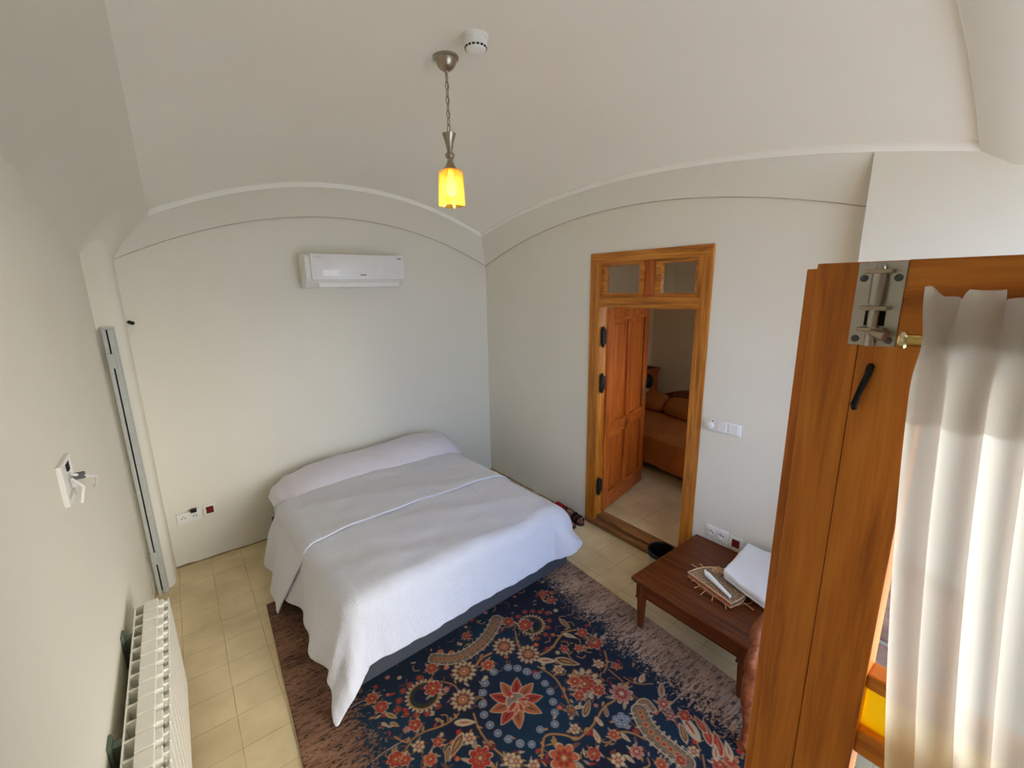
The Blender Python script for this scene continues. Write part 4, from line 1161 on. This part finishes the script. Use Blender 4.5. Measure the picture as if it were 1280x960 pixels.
# ------------------------------------------------------------------ glazed door leaf standing open beside the camera
XD = -2.0
gd = bpy.data.objects.new('door_2', None); C.objects.link(gd); gd.location = (-2.0, -4.395, 0); gd['kind'] = 'structure'; gd['category'] = 'door'
gd['label'] = 'tall glazed wooden door leaf standing open in the right foreground'
H = 2.073; YF, YS, YB, YI = -3.661, -3.679, -3.771, -3.803
g = G(); g.box(XD, XD+.042, -3.7355, YS, .02, H, .0012); g.box(XD+.018, XD+.042, YS-.002, YF, .02, H-.006, .0015)
g.box(XD, XD+.042, YI, -3.7362, .02, H, .0012)
st = obj('stile', g, M_stile, gd)
g = G(); g.box(XD, XD+.042, -4.385, -4.28, .02, H, .0015); obj('stile', g, M_stile, gd)
g = G(); g.box(XD-.0006, XD+.0426, -4.28, YB, H-.10, H+.0005, .0015); g.box(XD-.004, XD+.002, -4.28, YB, H-.045, H-.032, .002); obj('top_rail', g, M_rail, gd)
g = G(); g.box(XD, XD+.042, -4.28, YI+.001, .02, .55, .0015); obj('bottom_rail', g, M_rail, gd)
for z0, z1 in ((1.496, 1.520), (1.385, 1.425), (.97, .994)):
    g = G(); g.box(XD+.004, XD+.038, -4.28, YI+.001, z0, z1, .004); obj('glazing_bar', g, M_rail, gd)
for z0, z1, mt in ((1.52, H-.10, M_glass), (1.425, 1.496, M_yglass), (.994, 1.385, M_glass), (.55, .97, M_glass)):
    g = G(); g.box(XD+.019, XD+.023, -4.28, YI+.002, z0-.004, z1+.004); obj('yellow_pane' if mt is M_yglass else 'glass_pane', g, mt, gd)
# tower bolt on its plate
by = -3.7485
g = G(); g.box(XD-.0025, XD, by-.0235, by+.0235, 1.971, H-.001, .0008); bo = obj('bolt', g, M_steel, gd)
g = G(); g.lathe([(.0055, 1.972), (.0055, H-.008), (.004, H-.005)], (XD-.009, by, 0), 14); g.lathe([(.0078, 2.024), (.0078, H-.012)], (XD-.008, by, 0), 16)
obj('bolt_rod', g, M_steel, bo, smooth=True)
g = G()
for z in (H-.012, 2.018, 1.992): g.box(XD-.0165, XD-.002, by-.0135, by+.0135, z-.0025, z+.0025, .001)
obj('bolt_guide', g, M_nickel, bo)
g = G(); g.box(XD-.0035, XD-.0022, by-.010, by+.010, 1.996, 2.014); obj('bolt_slot', g, M_dark, bo)
g = G(); g.tube([(XD-.010, by, 1.990), (XD-.022, by-.006, 1.988), (XD-.026, by-.018, 1.986)], [.004, .0045, .006], 10); obj('bolt_knob', g, M_nickel, bo, smooth=True)
for y in (-.0165, .0165):
    for z in (1.979, 2.053):
        g = G(); g.lathe([(.0045, 0), (.004, .0015), (.001, .0022)], (XD-.0022, by+y, z), 12, Matrix.Rotation(-PI/2, 4, 'Y')); g.box(XD-.0048, XD-.0040, by+y-.003, by+y+.003, z-.0004, z+.0004)
        obj('screw', g, M_grey, bo)
g = G(); hy = -3.752
g.tube([(XD, hy, 1.945), (XD-.006, hy-.001, 1.945), (XD-.008, hy-.0005, 1.936), (XD-.009, hy+.004, 1.918), (XD-.014, hy+.0055, 1.908), (XD-.020, hy+.006, 1.897), (XD-.017, hy+.006, 1.892)], [.0042, .0042, .004, .0038, .0036, .0042, .003], 10)
obj('coat_hook', g, M_black, gd, smooth=True)
# curtain rod and sheer curtain
RX, RZ = XD-.034, 1.984
rod = thing('curtain_rod', 'brass curtain rod across the top of the glazed door leaf', 'curtain rod', (RX, -4.05, RZ))
g = G(); RY = Matrix.Rotation(PI/2, 4, 'X')
g.lathe([(.0072, 0), (.0072, .565)], (RX, -3.786, RZ), 16, RY); obj('rod', g, M_brass, rod, smooth=True)
g = G(); g.lathe([(.002, -.0045), (.0085, -.004), (.0105, -.002), (.0105, .002), (.0085, .004)], (RX, -3.785, RZ), 18, RY); obj('finial', g, mat('bright_brass', (236, 222, 170), .2, .9, .05, 20), rod, smooth=True)
for y in (-3.806, -4.33):
    g = G(); g.box(XD-.003, XD, y-.008, y+.008, RZ-.026, RZ+.012, .001); g.tube([(XD-.002, y, RZ-.012), (XD-.02, y, RZ-.014), (RX, y, RZ-.010)], .0035, 8); g.lathe([(.0085, -.004), (.0085, .004)], (RX, y, RZ), 14, RY); obj('bracket', g, M_brass, rod, smooth=True)
def curtain_fn(u, v):
    y = -3.802-.50*u
    top = RZ+.052
    z = top-(top-.35)*v**1.0
    d = top-z
    ph = 2*PI*(u*.50/.031)
    w = math.sin(ph+.6*math.sin(ph*.31+1))
    g1 = 1-math.exp(-((d-.052)/.028)**2)                  # gathered flat on the rod, free above and below
    amp = .0030+.0066*g1*(1 if d > .052 else .8)
    x = RX-.0135-amp*w
    if d < .052: z += (.003*math.sin(ph*.5+.4)+.006*max(-1, min(1, 3*math.sin(ph*.66+2.2))))*(1-d/.052)
    y += .0045*math.cos(ph)*g1-.105*d**1.6
    if d > .06: x += .004*math.sin(ph*.5+d*3)
    return (x-.0*v, y, z)
g = G()
NUc, NVc = 300, 110
def cf(u, v): return curtain_fn(u, (v**1.6))
g.grid(cf, NUc, NVc)
cu = thing('curtain', 'sheer white gathered curtain hanging on the glazed door leaf', 'curtain', (RX, -4.05, .35))
o = obj('curtain_panel', g, M_sheer, cu, smooth=True, angle=120)
g = G()                                                      # stitched double header behind the rod pocket
g.grid(lambda u, v: tuple(Vector(curtain_fn(u, .0+.083*v))+Vector((.0035, 0, -.002))), NUc, 14)
obj('header_tape', g, M_sheer, cu, smooth=True, angle=120)

# ------------------------------------------------------------------ light, world, camera
sc = bpy.context.scene
w = bpy.data.worlds.new('World'); sc.world = w; w.use_nodes = True
wt = w.node_tree; bg = wt.nodes['Background']
wc = N(wt, 'ShaderNodeTexCoord'); vd = N(wt, 'ShaderNodeVectorMath', operation='DOT_PRODUCT'); vd.inputs[1].default_value = Vector((.73, -.67, .12)).normalized()
wt.links.new(wc.outputs['Generated'], vd.inputs[0])
mr = N(wt, 'ShaderNodeMapRange'); mr.inputs['From Min'].default_value = 0; mr.inputs['From Max'].default_value = 1
wt.links.new(vd.outputs['Value'], mr.inputs['Value'])
cr = N(wt, 'ShaderNodeValToRGB'); e = cr.color_ramp.elements
e[0].position = 0; e[0].color = (.105, .155, .25, 1); e[1].position = 1; e[1].color = (1.0, .945, .845, 1)
e_ = e.new(.74); e_.color = (.13, .185, .285, 1)
e_ = e.new(.87); e_.color = (.46, .46, .45, 1)
wt.links.new(mr.outputs[0], cr.inputs['Fac']); wt.links.new(cr.outputs[0], bg.inputs['Color']); bg.inputs['Strength'].default_value = 24
pl = bpy.data.lights.new('window_portal', 'AREA'); pl.shape = 'RECTANGLE'; pl.size = 1.7; pl.size_y = 2.4
po = bpy.data.objects.new('window_portal', pl); C.objects.link(po); po.location = (-1.14, -4.47, 1.2); po.rotation_euler = (PI/2, 0, PI)
po.rotation_euler = Vector((0, 1, 0)).to_track_quat('-Z', 'Z').to_euler(); pl.cycles.is_portal = True
ll = bpy.data.lights.new('bulb_light', 'POINT'); ll.energy = .9; ll.color = (1, .72, .36); ll.shadow_soft_size = .03
lo = bpy.data.objects.new('bulb_light', ll); C.objects.link(lo); lo.location = (LX, LY, 2.48)

cam = bpy.data.cameras.new('Camera'); co_ = bpy.data.objects.new('Camera', cam); C.objects.link(co_)
cam.sensor_fit = 'HORIZONTAL'; cam.sensor_width = 36; cam.lens = 15.38739
cam.clip_start = .01; cam.clip_end = 100
co_.matrix_world = Matrix([[0.789714, 0.145356, -0.596007, -2.686465], [-0.613279, 0.162452, -0.77298, -3.9041], [-0.015534, 0.975951, 0.217435, 2.05], [0, 0, 0, 1]])
sc.camera = co_
sc.view_settings.view_transform = 'Standard'; sc.view_settings.look = 'None'; sc.view_settings.gamma = 1; sc.view_settings.use_curve_mapping = False
sc.view_settings.exposure = -0.07
sc.cycles.max_bounces = 14; sc.cycles.diffuse_bounces = 8; sc.cycles.transparent_max_bounces = 16; sc.cycles.use_denoising = True
sc.cycles.sample_clamp_indirect = 8
